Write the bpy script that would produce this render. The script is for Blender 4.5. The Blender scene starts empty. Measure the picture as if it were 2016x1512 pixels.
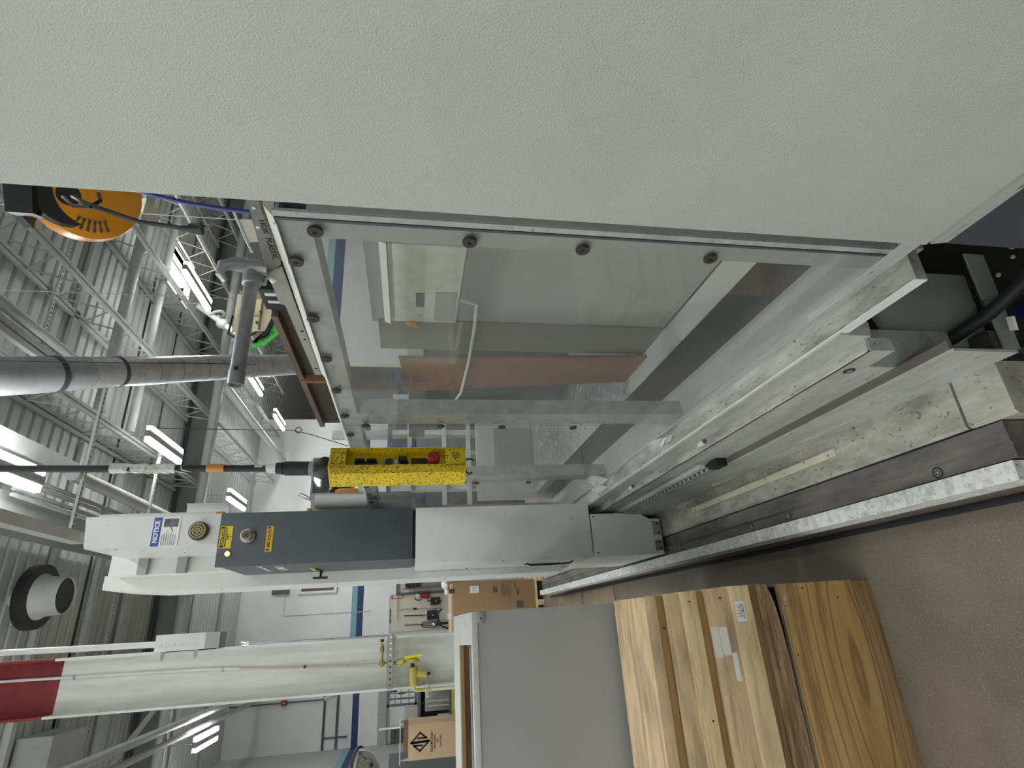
import bpy, bmesh, math, random
from mathutils import Vector, Matrix
random.seed(7)
S = bpy.context.scene
COL = S.collection

# ------------------------------------------------------------------ camera
f_px, yaw, pit, rol = 1088.127, -0.409822766, 0.178285720, 0.0122268273
Mr = Matrix(((math.cos(rol), -math.sin(rol), 0), (math.sin(rol), math.cos(rol), 0), (0, 0, 1)))
Mp = Matrix(((1, 0, 0), (0, math.cos(pit), -math.sin(pit)), (0, math.sin(pit), math.cos(pit))))
Mc = Mr @ Mp
ax = Mc @ Vector((math.cos(yaw), 0, -math.sin(yaw)))
ay = Mc @ Vector((math.sin(yaw), 0, math.cos(yaw)))
az = Mc @ Vector((0, -1, 0))
right = Vector((ax[0], ay[0], az[0])); down = Vector((ax[1], ay[1], az[1])); fwd = Vector((ax[2], ay[2], az[2]))
cd = bpy.data.cameras.new('camera'); cam = bpy.data.objects.new('camera', cd); COL.objects.link(cam)
m = Matrix.Identity(4)
for i in range(3):
    m[i][0] = down[i]; m[i][1] = right[i]; m[i][2] = -fwd[i]      # the phone was held sideways
m[0][3], m[1][3], m[2][3] = 0, 0, 1.5
cam.matrix_world = m
cd.sensor_fit = 'HORIZONTAL'; cd.sensor_width = 36; cd.lens = f_px / 2016 * 36
cd.clip_start = 0.02; cd.clip_end = 100
S.camera = cam

# ------------------------------------------------------------------ world, exposure
w = bpy.data.worlds.new('world'); S.world = w; w.use_nodes = True
w.node_tree.nodes['Background'].inputs[0].default_value = (0.9, 0.95, 1.0, 1)
w.node_tree.nodes['Background'].inputs[1].default_value = 0.5
vs = S.view_settings
vs.view_transform = 'Standard'; vs.look = 'None'; vs.gamma = 1; vs.use_curve_mapping = False
vs.exposure = 0.80
LAMP = 36.0          # radiance of the fluorescent tubes

# ------------------------------------------------------------------ materials
MATS = {}
def mat(name, col, rough=0.5, metal=0.0, col2=None, nscale=8, lo=0.35, hi=0.65, stretch=None, bump=0, bscale=200,
        col3=None, n3=30, lo3=0.6, hi3=0.68, emit=0, spec=0.5, detail=4, coat=0):
    if name in MATS: return MATS[name]
    M = bpy.data.materials.new(name); M.use_nodes = True
    nt = M.node_tree; b = nt.nodes['Principled BSDF']
    b.inputs['Roughness'].default_value = rough; b.inputs['Metallic'].default_value = metal
    b.inputs['Specular IOR Level'].default_value = spec
    if coat: b.inputs['Coat Weight'].default_value = coat
    c = (*col, 1)
    b.inputs['Base Color'].default_value = c
    N = nt.nodes.new; L = nt.links.new
    if col2 or col3 or bump:
        tc = N('ShaderNodeTexCoord'); mp = N('ShaderNodeMapping'); L(tc.outputs['Object'], mp.inputs[0])
        if stretch: mp.inputs['Scale'].default_value = stretch
    out = None
    if col2:
        n = N('ShaderNodeTexNoise'); n.inputs['Scale'].default_value = nscale; n.inputs['Detail'].default_value = detail
        n.inputs['Roughness'].default_value = 0.65
        L(mp.outputs[0], n.inputs[0])
        r = N('ShaderNodeMapRange'); r.inputs[1].default_value = lo; r.inputs[2].default_value = hi; L(n.outputs[0], r.inputs[0])
        x = N('ShaderNodeMix'); x.data_type = 'RGBA'
        x.inputs[6].default_value = c; x.inputs[7].default_value = (*col2, 1)
        L(r.outputs[0], x.inputs[0]); out = x.outputs[2]
    if col3:
        n = N('ShaderNodeTexNoise'); n.inputs['Scale'].default_value = n3; n.inputs['Detail'].default_value = 3
        L(mp.outputs[0], n.inputs[0])
        r = N('ShaderNodeMapRange'); r.inputs[1].default_value = lo3; r.inputs[2].default_value = hi3; L(n.outputs[0], r.inputs[0])
        x = N('ShaderNodeMix'); x.data_type = 'RGBA'
        if out: L(out, x.inputs[6])
        else: x.inputs[6].default_value = c
        x.inputs[7].default_value = (*col3, 1)
        L(r.outputs[0], x.inputs[0]); out = x.outputs[2]
    if out: L(out, b.inputs['Base Color'])
    if bump:
        n = N('ShaderNodeTexNoise'); n.inputs['Scale'].default_value = bscale; n.inputs['Detail'].default_value = 2
        L(tc.outputs['Object'], n.inputs[0])
        bp = N('ShaderNodeBump'); bp.inputs['Strength'].default_value = bump; bp.inputs['Distance'].default_value = 0.002
        L(n.outputs[0], bp.inputs['Height']); L(bp.outputs[0], b.inputs['Normal'])
    if emit:
        b.inputs['Emission Color'].default_value = c; b.inputs['Emission Strength'].default_value = emit
    MATS[name] = M
    return M

def clear_mat(name, haze=0.1, tint=(0.95, 0.97, 0.96), gloss=0.02, blend=0.12):
    M = bpy.data.materials.new(name); M.use_nodes = True; nt = M.node_tree
    for n in list(nt.nodes): nt.nodes.remove(n)
    N = nt.nodes.new; L = nt.links.new
    o = N('ShaderNodeOutputMaterial'); t = N('ShaderNodeBsdfTransparent'); t.inputs[0].default_value = (*tint, 1)
    g = N('ShaderNodeBsdfGlossy'); g.inputs['Roughness'].default_value = 0.04; g.inputs[0].default_value = (0.9, 0.9, 0.9, 1)
    d = N('ShaderNodeBsdfDiffuse'); d.inputs[0].default_value = (0.75, 0.77, 0.75, 1)
    tc = N('ShaderNodeTexCoord'); mp = N('ShaderNodeMapping'); mp.inputs['Scale'].default_value = (1, 1, 0.35)
    L(tc.outputs['Object'], mp.inputs[0])
    no = N('ShaderNodeTexNoise'); no.inputs['Scale'].default_value = 9; no.inputs['Detail'].default_value = 8; no.inputs['Roughness'].default_value = 0.7
    L(mp.outputs[0], no.inputs[0])
    mr = N('ShaderNodeMapRange'); mr.inputs[1].default_value = 0.3; mr.inputs[2].default_value = 0.75
    mr.inputs[3].default_value = haze * 0.7; mr.inputs[4].default_value = haze * 1.4; L(no.outputs[0], mr.inputs[0])
    m1 = N('ShaderNodeMixShader'); L(mr.outputs[0], m1.inputs[0]); L(t.outputs[0], m1.inputs[1]); L(d.outputs[0], m1.inputs[2])
    lw = N('ShaderNodeLayerWeight'); lw.inputs[0].default_value = blend
    ml = N('ShaderNodeMath'); ml.operation = 'MULTIPLY_ADD'; ml.inputs[1].default_value = 0.20; ml.inputs[2].default_value = gloss
    L(lw.outputs['Fresnel'], ml.inputs[0])
    m2 = N('ShaderNodeMixShader'); L(ml.outputs[0], m2.inputs[0]); L(m1.outputs[0], m2.inputs[1]); L(g.outputs[0], m2.inputs[2])
    L(m2.outputs[0], o.inputs[0]); MATS[name] = M
    return M

def wood_mat(name, c1, c2, c3, axis=0, scale=3.0, dist=6.0, blot=None):
    """long grain along one axis; wave rings distorted by noise"""
    M = bpy.data.materials.new(name); M.use_nodes = True; nt = M.node_tree; b = nt.nodes['Principled BSDF']
    b.inputs['Roughness'].default_value = 0.7
    N = nt.nodes.new; L = nt.links.new
    tc = N('ShaderNodeTexCoord'); mp = N('ShaderNodeMapping'); L(tc.outputs['Object'], mp.inputs[0])
    s = [1.0, 1.0, 1.0]; s[axis] = 0.12
    mp.inputs['Scale'].default_value = s
    n = N('ShaderNodeTexNoise'); n.inputs['Scale'].default_value = 22 * scale / 3; n.inputs['Detail'].default_value = 6; n.inputs['Roughness'].default_value = 0.7
    L(mp.outputs[0], n.inputs[0])
    r = N('ShaderNodeValToRGB'); e = r.color_ramp.elements
    e[0].position = 0.3; e[0].color = (*c1, 1); e[1].position = 0.72; e[1].color = (*c3, 1)
    k = e.new(0.5); k.color = (*c2, 1)
    L(n.outputs[0], r.inputs[0])
    out = r.outputs[0]
    if dist:
        wv = N('ShaderNodeTexWave'); wv.wave_type = 'RINGS'; wv.rings_direction = 'SPHERICAL'
        wv.inputs['Scale'].default_value = scale; wv.inputs['Distortion'].default_value = dist; wv.inputs['Detail'].default_value = 1.5
        mp2 = N('ShaderNodeMapping'); s2 = [2.2, 2.2, 4.5]; s2[axis] = 0.75; mp2.inputs['Scale'].default_value = s2
        mp2.inputs['Location'].default_value = (-0.15, 0.2, -0.55)
        L(tc.outputs['Object'], mp2.inputs[0]); L(mp2.outputs[0], wv.inputs[0])
        rr = N('ShaderNodeMapRange'); rr.inputs[1].default_value = 0.0; rr.inputs[2].default_value = 0.13
        rr.inputs[3].default_value = 0.8; rr.inputs[4].default_value = 0.0; L(wv.outputs[0], rr.inputs[0])
        x = N('ShaderNodeMix'); x.data_type = 'RGBA'; L(rr.outputs[0], x.inputs[0]); L(out, x.inputs[6]); x.inputs[7].default_value = (*c1, 1)
        out = x.outputs[2]
    if blot:
        nb = N('ShaderNodeTexNoise'); nb.inputs['Scale'].default_value = 13; nb.inputs['Detail'].default_value = 5
        mp3 = N('ShaderNodeMapping'); s3 = [1.0, 1.0, 1.0]; s3[axis] = 0.4; mp3.inputs['Scale'].default_value = s3
        L(tc.outputs['Object'], mp3.inputs[0]); L(mp3.outputs[0], nb.inputs[0])
        rb = N('ShaderNodeMapRange'); rb.inputs[1].default_value = 0.48; rb.inputs[2].default_value = 0.72; rb.inputs[4].default_value = 0.75; L(nb.outputs[0], rb.inputs[0])
        x = N('ShaderNodeMix'); x.data_type = 'RGBA'; L(rb.outputs[0], x.inputs[0]); L(out, x.inputs[6]); x.inputs[7].default_value = (*blot, 1)
        out = x.outputs[2]
    L(out, b.inputs['Base Color'])
    MATS[name] = M
    return M

POWDER = mat('grey_powder_coat', (0.515, 0.55, 0.52), 0.42, col2=(0.485, 0.515, 0.487), nscale=2.2, lo=0.4, hi=0.62, bump=0.5, bscale=420, spec=0.4,
             col3=(0.30, 0.31, 0.30), n3=110, lo3=0.795, hi3=0.82)
LPAINT = mat('light_grey_paint', (0.70, 0.725, 0.705), 0.38, col2=(0.64, 0.665, 0.645), nscale=5, lo=0.4, hi=0.7, col3=(0.40, 0.41, 0.40), n3=26, lo3=0.70, hi3=0.8)
WHITE = mat('white_paint', (0.78, 0.80, 0.78), 0.45, col2=(0.72, 0.73, 0.70), nscale=4, lo=0.45, hi=0.7)
COLUMNW = mat('column_white_paint', (0.82, 0.83, 0.79), 0.5, col2=(0.64, 0.65, 0.61), nscale=3, stretch=(3, 3, 0.35), lo=0.42, hi=0.7)
RED = mat('red_paint', (0.20, 0.012, 0.025), 0.45, col2=(0.27, 0.03, 0.03), nscale=4)
CHAR = mat('charcoal_paint', (0.068, 0.080, 0.094), 0.42, col2=(0.080, 0.092, 0.107), nscale=5, col3=(0.03, 0.033, 0.04), n3=22, lo3=0.7, hi3=0.78)
SLATE = mat('slate_paint', (0.045, 0.055, 0.065), 0.5)
BLACK = mat('black_plastic', (0.012, 0.012, 0.014), 0.4)
RUBBER = mat('black_rubber', (0.018, 0.018, 0.022), 0.6)
DGREY = mat('dark_grey_steel', (0.13, 0.14, 0.16), 0.5, col2=(0.09, 0.1, 0.11), nscale=9)
DIRT = mat('dirty_grey_metal', (0.54, 0.54, 0.51), 0.55, metal=0.1, col2=(0.24, 0.24, 0.215), nscale=20, lo=0.38, hi=0.68, stretch=(1, 0.3, 1), detail=10,
           col3=(0.09, 0.09, 0.08), n3=110, lo3=0.63, hi3=0.72)
DIRTD = mat('dark_worn_steel', (0.22, 0.205, 0.19), 0.45, metal=0.35, col2=(0.085, 0.08, 0.08), nscale=14, lo=0.35, hi=0.65, stretch=(1, 0.25, 1), detail=8)
BRIGHT = mat('bare_bright_steel', (0.90, 0.92, 0.91), 0.5, metal=0.15, col2=(0.56, 0.58, 0.57), nscale=38, lo=0.42, hi=0.66, detail=10,
             col3=(0.30, 0.31, 0.31), n3=120, lo3=0.62, hi3=0.72)
MOTTLE = mat('mottled_galvanised', (0.50, 0.52, 0.52), 0.5, metal=0.25, col2=(0.36, 0.38, 0.38), nscale=22, lo=0.38, hi=0.64, detail=9)
BAREGREY = mat('grey_machine_paint', (0.45, 0.46, 0.44), 0.5, col2=(0.27, 0.275, 0.26), nscale=18, lo=0.42, hi=0.78, stretch=(1, 0.3, 1), detail=9, col3=(0.11, 0.11, 0.10), n3=95, lo3=0.66, hi3=0.74)
GREYP = mat('plain_grey_paint', (0.38, 0.40, 0.38), 0.5, col2=(0.34, 0.36, 0.34), nscale=3)
BROWNSH = mat('shaded_brown_steel', (0.17, 0.155, 0.14), 0.6, col2=(0.13, 0.12, 0.11), nscale=12, stretch=(1, 0.3, 1))  # shade on the sunken angle top put into the colour
STEEL = mat('satin_steel', (0.42, 0.44, 0.46), 0.35, metal=0.7, col2=(0.34, 0.35, 0.37), nscale=14)
DARKTUBE = mat('grey_pipe_steel', (0.30, 0.315, 0.335), 0.38, metal=0.5, col2=(0.24, 0.25, 0.27), nscale=60)
CHROME = mat('chrome', (0.75, 0.77, 0.78), 0.15, metal=1.0)
DUCT = mat('foil_duct_metal', (0.66, 0.68, 0.69), 0.3, metal=0.6, col2=(0.48, 0.5, 0.52), nscale=7, bump=0.5, bscale=14)
DUCTG = mat('zinc_duct_metal', (0.42, 0.44, 0.46), 0.5, metal=0.4, col2=(0.36, 0.38, 0.39), nscale=7)
DECK = mat('roof_deck_paint', (0.60, 0.62, 0.605), 0.6, col2=(0.54, 0.56, 0.545), nscale=1.2)
ROOFSTEEL = mat('roof_steel_paint', (0.48, 0.50, 0.49), 0.55)
ROOFPIPE = mat('roof_pipe_paint', (0.52, 0.54, 0.53), 0.5, col2=(0.46, 0.48, 0.47), nscale=5)
ROOFLIGHT = mat('pale_roof_steel', (0.58, 0.60, 0.59), 0.5, col2=(0.50, 0.52, 0.51), nscale=4)
GIRDER = mat('girder_grey', (0.25, 0.26, 0.25), 0.6, col2=(0.22, 0.23, 0.22), nscale=2)
DARKPIPE = mat('dark_pipe', (0.05, 0.055, 0.065), 0.5)
PARTP = mat('partition_paint', (0.58, 0.60, 0.585), 0.6, col2=(0.54, 0.56, 0.545), nscale=1.5)
WALLP = mat('wall_paint', (0.88, 0.89, 0.89), 0.6, col2=(0.83, 0.84, 0.84), nscale=1.5)
WALLG = mat('wall_grey_paint', (0.44, 0.46, 0.45), 0.6)
TEAL = mat('teal_paint', (0.22, 0.42, 0.47), 0.55)
NAVY = mat('navy_paint', (0.018, 0.045, 0.145), 0.5)
CREAM = mat('cream_board', (0.72, 0.68, 0.58), 0.6, col2=(0.68, 0.64, 0.54), nscale=4)
CREAMP = mat('cream_machine_paint', (0.78, 0.70, 0.48), 0.5)
FLOOR = mat('sealed_concrete', (0.205, 0.175, 0.138), 0.45, col2=(0.155, 0.132, 0.105), nscale=3, detail=8, col3=(0.30, 0.26, 0.21), n3=170, lo3=0.55, hi3=0.75, bump=0.35, bscale=140)
YEL = mat('worn_yellow_plastic', (0.80, 0.60, 0.012), 0.42, col2=(0.62, 0.46, 0.015), nscale=6, col3=(0.09, 0.075, 0.02), n3=230, lo3=0.565, hi3=0.62)
YELC = mat('yellow_plastic', (0.72, 0.52, 0.012), 0.42, col2=(0.55, 0.40, 0.015), nscale=14)
REDB = mat('red_button', (0.32, 0.012, 0.018), 0.4)
ORANGE = mat('orange_plastic', (0.75, 0.30, 0.012), 0.35, col2=(0.66, 0.26, 0.012), nscale=4)
TAPEO = mat('orange_tape', (0.62, 0.27, 0.06), 0.5)
TAPEW = mat('white_tape', (0.80, 0.80, 0.76), 0.6, col2=(0.55, 0.56, 0.53), nscale=40)
PAPER = mat('white_paper', (0.85, 0.86, 0.86), 0.7)
STICK = mat('white_sticker', (0.82, 0.80, 0.72), 0.6)
BLUE = mat('sign_blue', (0.035, 0.09, 0.36), 0.5)
SIGNY = mat('sign_yellow', (0.70, 0.56, 0.05), 0.5)
SIGNO = mat('sign_amber', (0.80, 0.44, 0.02), 0.5)
INK = mat('black_ink', (0.012, 0.012, 0.014), 0.6)
INKG = mat('grey_ink', (0.10, 0.10, 0.10), 0.7)
BRONZE = mat('bronze_plastic', (0.44, 0.35, 0.19), 0.4)
BRONZED = mat('dark_bronze', (0.045, 0.035, 0.022), 0.5)
AMBER = mat('amber_lamp', (1.0, 0.40, 0.10), 0.3, emit=3.0)
CARD = mat('cardboard', (0.38, 0.245, 0.13), 0.75, col2=(0.34, 0.22, 0.115), nscale=3, col3=(0.2, 0.13, 0.07), n3=12, lo3=0.72, hi3=0.8)
CARDL = mat('pale_cardboard', (0.58, 0.43, 0.27), 0.75, col2=(0.53, 0.39, 0.24), nscale=4)
RUST = mat('rust_brown_steel', (0.055, 0.036, 0.026), 0.6, col2=(0.03, 0.021, 0.017), nscale=8, stretch=(1, 0.3, 1))
BROWNREFL = mat('red_brown_reflection', (0.26, 0.135, 0.092), 0.6, col2=(0.22, 0.11, 0.075), nscale=5, stretch=(2, 2, 0.5))  # colour of the reflection built as a sheet in the guard
BRASS = mat('brass_valve', (0.42, 0.35, 0.13), 0.4, metal=0.5, col2=(0.30, 0.25, 0.10), nscale=30)
YPIPE = mat('yellow_gas_paint', (0.62, 0.52, 0.10), 0.5, col2=(0.50, 0.42, 0.12), nscale=20)
YTAG = mat('bright_yellow_tag', (0.85, 0.80, 0.01), 0.5)
COPPER = mat('copper_line', (0.55, 0.46, 0.40), 0.4, metal=0.3)
GREEN = mat('green_tag', (0.12, 0.62, 0.10), 0.5)
BLUEC = mat('blue_cable', (0.02, 0.03, 0.22), 0.45)
DIAM = mat('tread_plate_steel', (0.60, 0.62, 0.63), 0.32, metal=0.6, col2=(0.48, 0.5, 0.51), nscale=9)
BELT = mat('black_belt', (0.018, 0.018, 0.019), 0.6, col2=(0.05, 0.047, 0.045), nscale=7, stretch=(1, 0.25, 1), detail=8)
TAN = mat('tan_floor_plate', (0.30, 0.24, 0.16), 0.5, col2=(0.24, 0.19, 0.13), nscale=6)
DUSTC = mat('concrete_dust_plate', (0.48, 0.47, 0.41), 0.6, col2=(0.22, 0.22, 0.19), nscale=16, lo=0.38, hi=0.70, detail=10, stretch=(1, 0.5, 1), col3=(0.10, 0.095, 0.08), n3=100, lo3=0.63, hi3=0.72)
SCALEM = mat('cream_scale', (0.62, 0.60, 0.46), 0.5, col2=(0.52, 0.5, 0.38), nscale=20)
GLOW = mat('fluorescent_tube', (0.975, 1.0, 0.98), 0.5, emit=LAMP)
UPGLOW = mat('added_uplight', (0.93, 1.0, 0.965), 0.5, emit=LAMP * 0.10)  # added upward glow to lift the roof deck
SKYGL = mat('skylight_glow', (1.0, 0.93, 0.86), 0.5, emit=3.2, col2=(0.8, 0.6, 0.45), nscale=6)
EXTRED = mat('extinguisher_red', (0.30, 0.012, 0.02), 0.4)
MIRRORB = mat('mirror_surface', (0.85, 0.86, 0.88), 0.03, metal=1.0)
DGLASS = mat('dark_window_glass', (0.03, 0.032, 0.035), 0.05, spec=0.9)
BINP = mat('bin_grey_paint', (0.37, 0.37, 0.365), 0.4, col2=(0.345, 0.345, 0.34), nscale=2.5, col3=(0.25, 0.25, 0.25), n3=8, lo3=0.78, hi3=0.84)
BINW = mat('bin_pale_rim', (0.62, 0.63, 0.61), 0.5, col2=(0.55, 0.56, 0.54), nscale=9)
LINER = mat('brown_liner', (0.15, 0.085, 0.035), 0.7, col2=(0.11, 0.06, 0.025), nscale=8)
SMOKE = clear_mat('scratched_clear_plastic', haze=0.042, tint=(0.955, 0.96, 0.955))
BOTTLE = clear_mat('clear_bottle_plastic', haze=0.3)
OLDPINE = wood_mat('weathered_pine', (0.42, 0.28, 0.16), (0.74, 0.55, 0.33), (0.84, 0.66, 0.43), 0, 5, 0, blot=(0.34, 0.27, 0.19))
PINE = wood_mat('pale_pine', (0.52, 0.37, 0.19), (0.84, 0.65, 0.37), (0.92, 0.75, 0.48), 0, 5, 0, blot=(0.50, 0.40, 0.26))
OCHRE = wood_mat('ochre_board', (0.29, 0.17, 0.06), (0.38, 0.23, 0.085), (0.42, 0.26, 0.10), 0, 3, 0)
PLY = wood_mat('plywood_face', (0.24, 0.135, 0.05), (0.48, 0.30, 0.115), (0.57, 0.37, 0.155), 0, 2.3, 2.4)
BOARD = wood_mat('brown_bottom_board', (0.17, 0.10, 0.045), (0.30, 0.19, 0.085), (0.40, 0.26, 0.13), 0, 3, 3)
SPLIT = wood_mat('split_wood', (0.12, 0.075, 0.04), (0.26, 0.17, 0.09), (0.55, 0.40, 0.24), 0, 8, 0)

# ------------------------------------------------------------------ mesh helpers
class MB:
    def __init__(s): s.bm = bmesh.new()
    def box(s, x0, x1, y0, y1, z0, z1, bev=0):
        r = bmesh.ops.create_cube(s.bm, size=1)
        vs_ = r['verts']
        for v in vs_:
            v.co = Vector((x0 + (v.co.x + .5) * (x1 - x0), y0 + (v.co.y + .5) * (y1 - y0), z0 + (v.co.z + .5) * (z1 - z0)))
        if bev:
            ed = list({e for v in vs_ for e in v.link_edges})
            bmesh.ops.bevel(s.bm, geom=ed, offset=bev, segments=2, affect='EDGES', profile=0.6)
        return s
    def cyl(s, p1, p2, r, n=12, r2=None, cap=True):
        p1 = Vector(p1); p2 = Vector(p2); d = p2 - p1
        q = d.to_track_quat('Z', 'Y').to_matrix().to_4x4()
        M = Matrix.Translation((p1 + p2) / 2) @ q
        bmesh.ops.create_cone(s.bm, cap_ends=cap, segments=n, radius1=r, radius2=r if r2 is None else r2, depth=d.length, matrix=M)
        return s
    def tube(s, pts, r, n=8, radii=None):
        pts = [Vector(p) for p in pts]; rings = []
        up = None
        for i, p in enumerate(pts):
            t = (pts[min(i + 1, len(pts) - 1)] - pts[max(i - 1, 0)]).normalized()
            if up is None:
                up = Vector((0, 0, 1)) if abs(t.z) < .9 else Vector((1, 0, 0))
            a = (up - t * up.dot(t)).normalized(); up = a; b = t.cross(a)
            rr = radii[i] if radii else r
            rings.append([s.bm.verts.new(p + (a * math.cos(2 * math.pi * k / n) + b * math.sin(2 * math.pi * k / n)) * rr) for k in range(n)])
        for A, B in zip(rings, rings[1:]):
            for k in range(n): s.bm.faces.new((A[k], A[(k + 1) % n], B[(k + 1) % n], B[k]))
        s.bm.faces.new(rings[0][::-1]); s.bm.faces.new(rings[-1])
        return s
    def prism(s, prof, axis, a0, a1):
        """prof: 2D points; axis 'x': (y,z)  'y': (x,z)  'z': (x,y)"""
        def P(u, v, a): return {'x': (a, u, v), 'y': (u, a, v), 'z': (u, v, a)}[axis]
        A = [s.bm.verts.new(P(u, v, a0)) for u, v in prof]; B = [s.bm.verts.new(P(u, v, a1)) for u, v in prof]
        n = len(prof)
        s.bm.faces.new(A[::-1]); s.bm.faces.new(B)
        for k in range(n): s.bm.faces.new((A[k], A[(k + 1) % n], B[(k + 1) % n], B[k]))
        return s
    def lathe(s, prof, o, axis, n=24):
        """prof: (radius, distance along axis)"""
        q = Vector(axis).normalized().to_track_quat('Z', 'Y').to_matrix(); o = Vector(o); rings = []
        for r, h in prof:
            r = max(r, 1e-4)
            rings.append([s.bm.verts.new(o + q @ Vector((r * math.cos(2 * math.pi * k / n), r * math.sin(2 * math.pi * k / n), h))) for k in range(n)])
        for A, B in zip(rings, rings[1:]):
            for k in range(n): s.bm.faces.new((A[k], A[(k + 1) % n], B[(k + 1) % n], B[k]))
        if (Vector(prof[0]) - Vector(prof[-1])).length > 1e-6:
            s.bm.faces.new(rings[0][::-1]); s.bm.faces.new(rings[-1])
        return s
    def hexa(s, P):
        """8 points: bottom loop 4, top loop 4"""
        v = [s.bm.verts.new(p) for p in P]
        for f in ((3, 2, 1, 0), (4, 5, 6, 7), (0, 1, 5, 4), (1, 2, 6, 5), (2, 3, 7, 6), (3, 0, 4, 7)): s.bm.faces.new([v[i] for i in f])
        return s
    def ball(s, c, r, u=16, v=10, sc=(1, 1, 1)):
        bmesh.ops.create_uvsphere(s.bm, u_segments=u, v_segments=v, radius=r, matrix=Matrix.Translation(c) @ Matrix.Diagonal((*sc, 1)))
        return s
    def ring(s, o, axis, r1, r2, h, n=24):
        return s.lathe([(r1, 0), (r2, 0), (r2, h), (r1, h), (r1, 0)], o, axis, n)
    def build(s, name, material, parent=None, label=None, kind=None):
        bmesh.ops.recalc_face_normals(s.bm, faces=s.bm.faces)
        me = bpy.data.meshes.new(name)
        if parent is not None:
            bmesh.ops.translate(s.bm, verts=s.bm.verts, vec=-wloc(parent))
        s.bm.to_mesh(me); s.bm.free()
        me.materials.append(material)
        me.shade_smooth(); me.set_sharp_from_angle(angle=0.6)
        o = bpy.data.objects.new(name, me); COL.objects.link(o)
        if parent is not None: o.parent = parent
        if label: o['label'] = label
        if kind: o['kind'] = kind
        return o
def wloc(o):
    l = Vector(o.location)
    while o.parent: o = o.parent; l += Vector(o.location)
    return l
def tag(o, label, cat, group=None):
    o['label'] = label; o['category'] = cat
    if group: o['group'] = group
    return o
def thing(name, label, cat, loc, group=None):
    o = bpy.data.objects.new(name, None); COL.objects.link(o); o.location = loc; o.empty_display_size = 0.1
    return tag(o, label, cat, group)
def single(name, mb, material, label, cat, loc, group=None):
    """a thing that is one mesh, with its origin at loc"""
    bmesh.ops.translate(mb.bm, verts=mb.bm.verts, vec=-Vector(loc))
    o = mb.build(name, material); o.location = loc
    return tag(o, label, cat, group)
def struct(name, mb, material, parent=None, kind='structure'):
    o = mb.build(name, material, parent)
    if parent is None: o['kind'] = kind
    return o
def dup(root, loc, label=None):
    r = root.copy(); COL.objects.link(r); r.location = loc
    if label: r['label'] = label
    for ch in root.children:
        c = ch.copy(); COL.objects.link(c); c.parent = r
        for g in ch.children:
            d = g.copy(); COL.objects.link(d); d.parent = c
    return r
FRONT = Matrix(((1, 0, 0), (0, 0, -1), (0, 1, 0)))        # faces -Y, reads along +X
LEFT = Matrix(((0, 0, -1), (-1, 0, 0), (0, 1, 0)))        # faces -X, reads along -Y
def text(body, size, org, frame, material, parent, align='CENTER', bold=0.0, name='lettering', sx=1.0, rot=0.0, shear=0.0):
    cu = bpy.data.curves.new('t', 'FONT'); cu.body = body; cu.size = size; cu.align_x = align; cu.align_y = 'CENTER'
    cu.extrude = 0.0004; cu.offset = bold; cu.resolution_u = 2; cu.shear = shear
    ob = bpy.data.objects.new('t', cu); COL.objects.link(ob)
    bpy.context.view_layer.update()
    me = bpy.data.meshes.new_from_object(ob.evaluated_get(bpy.context.evaluated_depsgraph_get()))
    bpy.data.objects.remove(ob); bpy.data.curves.remove(cu)
    T = Matrix.Translation(Vector(org) - wloc(parent)) @ frame.to_4x4() @ Matrix.Rotation(rot, 4, 'Z') @ Matrix.Diagonal((sx, 1, 1, 1))
    me.transform(T); me.materials.clear(); me.materials.append(material)
    o = bpy.data.objects.new(name, me); COL.objects.link(o); o.parent = parent
    return o

# ------------------------------------------------------------------ the room
XL, XR, Y0, YB, ZC = -2.73, 13.0, -7.0, 17.0, 6.0
struct('floor', MB().box(-9, XR, Y0, 26, -0.1, 0), FLOOR)
# corrugated roof deck, ribs along X, skylight opening left free
def deck(x0, x1, y0, y1):
    bm = MB(); b = bm.bm; p = 0.2; y = y0; prof = []
    while y < y1 - 1e-6:
        prof += [(y, ZC), (y + 0.130, ZC), (y + 0.145, ZC + 0.04), (y + 0.185, ZC + 0.04)]; y += p
    A = [b.verts.new((x0, u, v)) for u, v in prof]; B = [b.verts.new((x1, u, v)) for u, v in prof]
    for k in range(len(prof) - 1): b.faces.new((A[k], A[k + 1], B[k + 1], B[k]))
    return bm
SX0, SX1, SY0, SY1 = 6.05, 7.05, 9.2, 10.4
dk = deck(-9, XR, Y0, SY0)
for a in ((-9, SX0, SY0, SY1), (SX1, XR, SY0, SY1), (-9, XR, SY1, 26.0)):
    d2 = deck(*a); me_ = bpy.data.meshes.new('x'); d2.bm.to_mesh(me_); d2.bm.free(); dk.bm.from_mesh(me_); bpy.data.meshes.remove(me_)
struct('ceiling', dk, DECK)
struct('ceiling_top', MB().box(-9, XR, Y0, SY0, 6.06, 6.16).box(-9, SX0, SY0, SY1, 6.06, 6.16).box(SX1, XR, SY0, SY1, 6.06, 6.16).box(-9, XR, SY1, 26, 6.06, 6.16), DECK)
sk = MB()
for a in ((SX0 - .06, SX0, SY0 - .06, SY1 + .06), (SX1, SX1 + .06, SY0 - .06, SY1 + .06), (SX0, SX1, SY0 - .06, SY0), (SX0, SX1, SY1, SY1 + .06), ((SX0 + SX1) / 2 - .02, (SX0 + SX1) / 2 + .02, SY0, SY1)):
    sk.box(*a, 5.93, 6.2)
sko = struct('window_1', sk, ROOFLIGHT)
MB().box(SX0, SX1, SY0, SY1, 6.17, 6.2).build('pane', SKYGL, sko)

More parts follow.
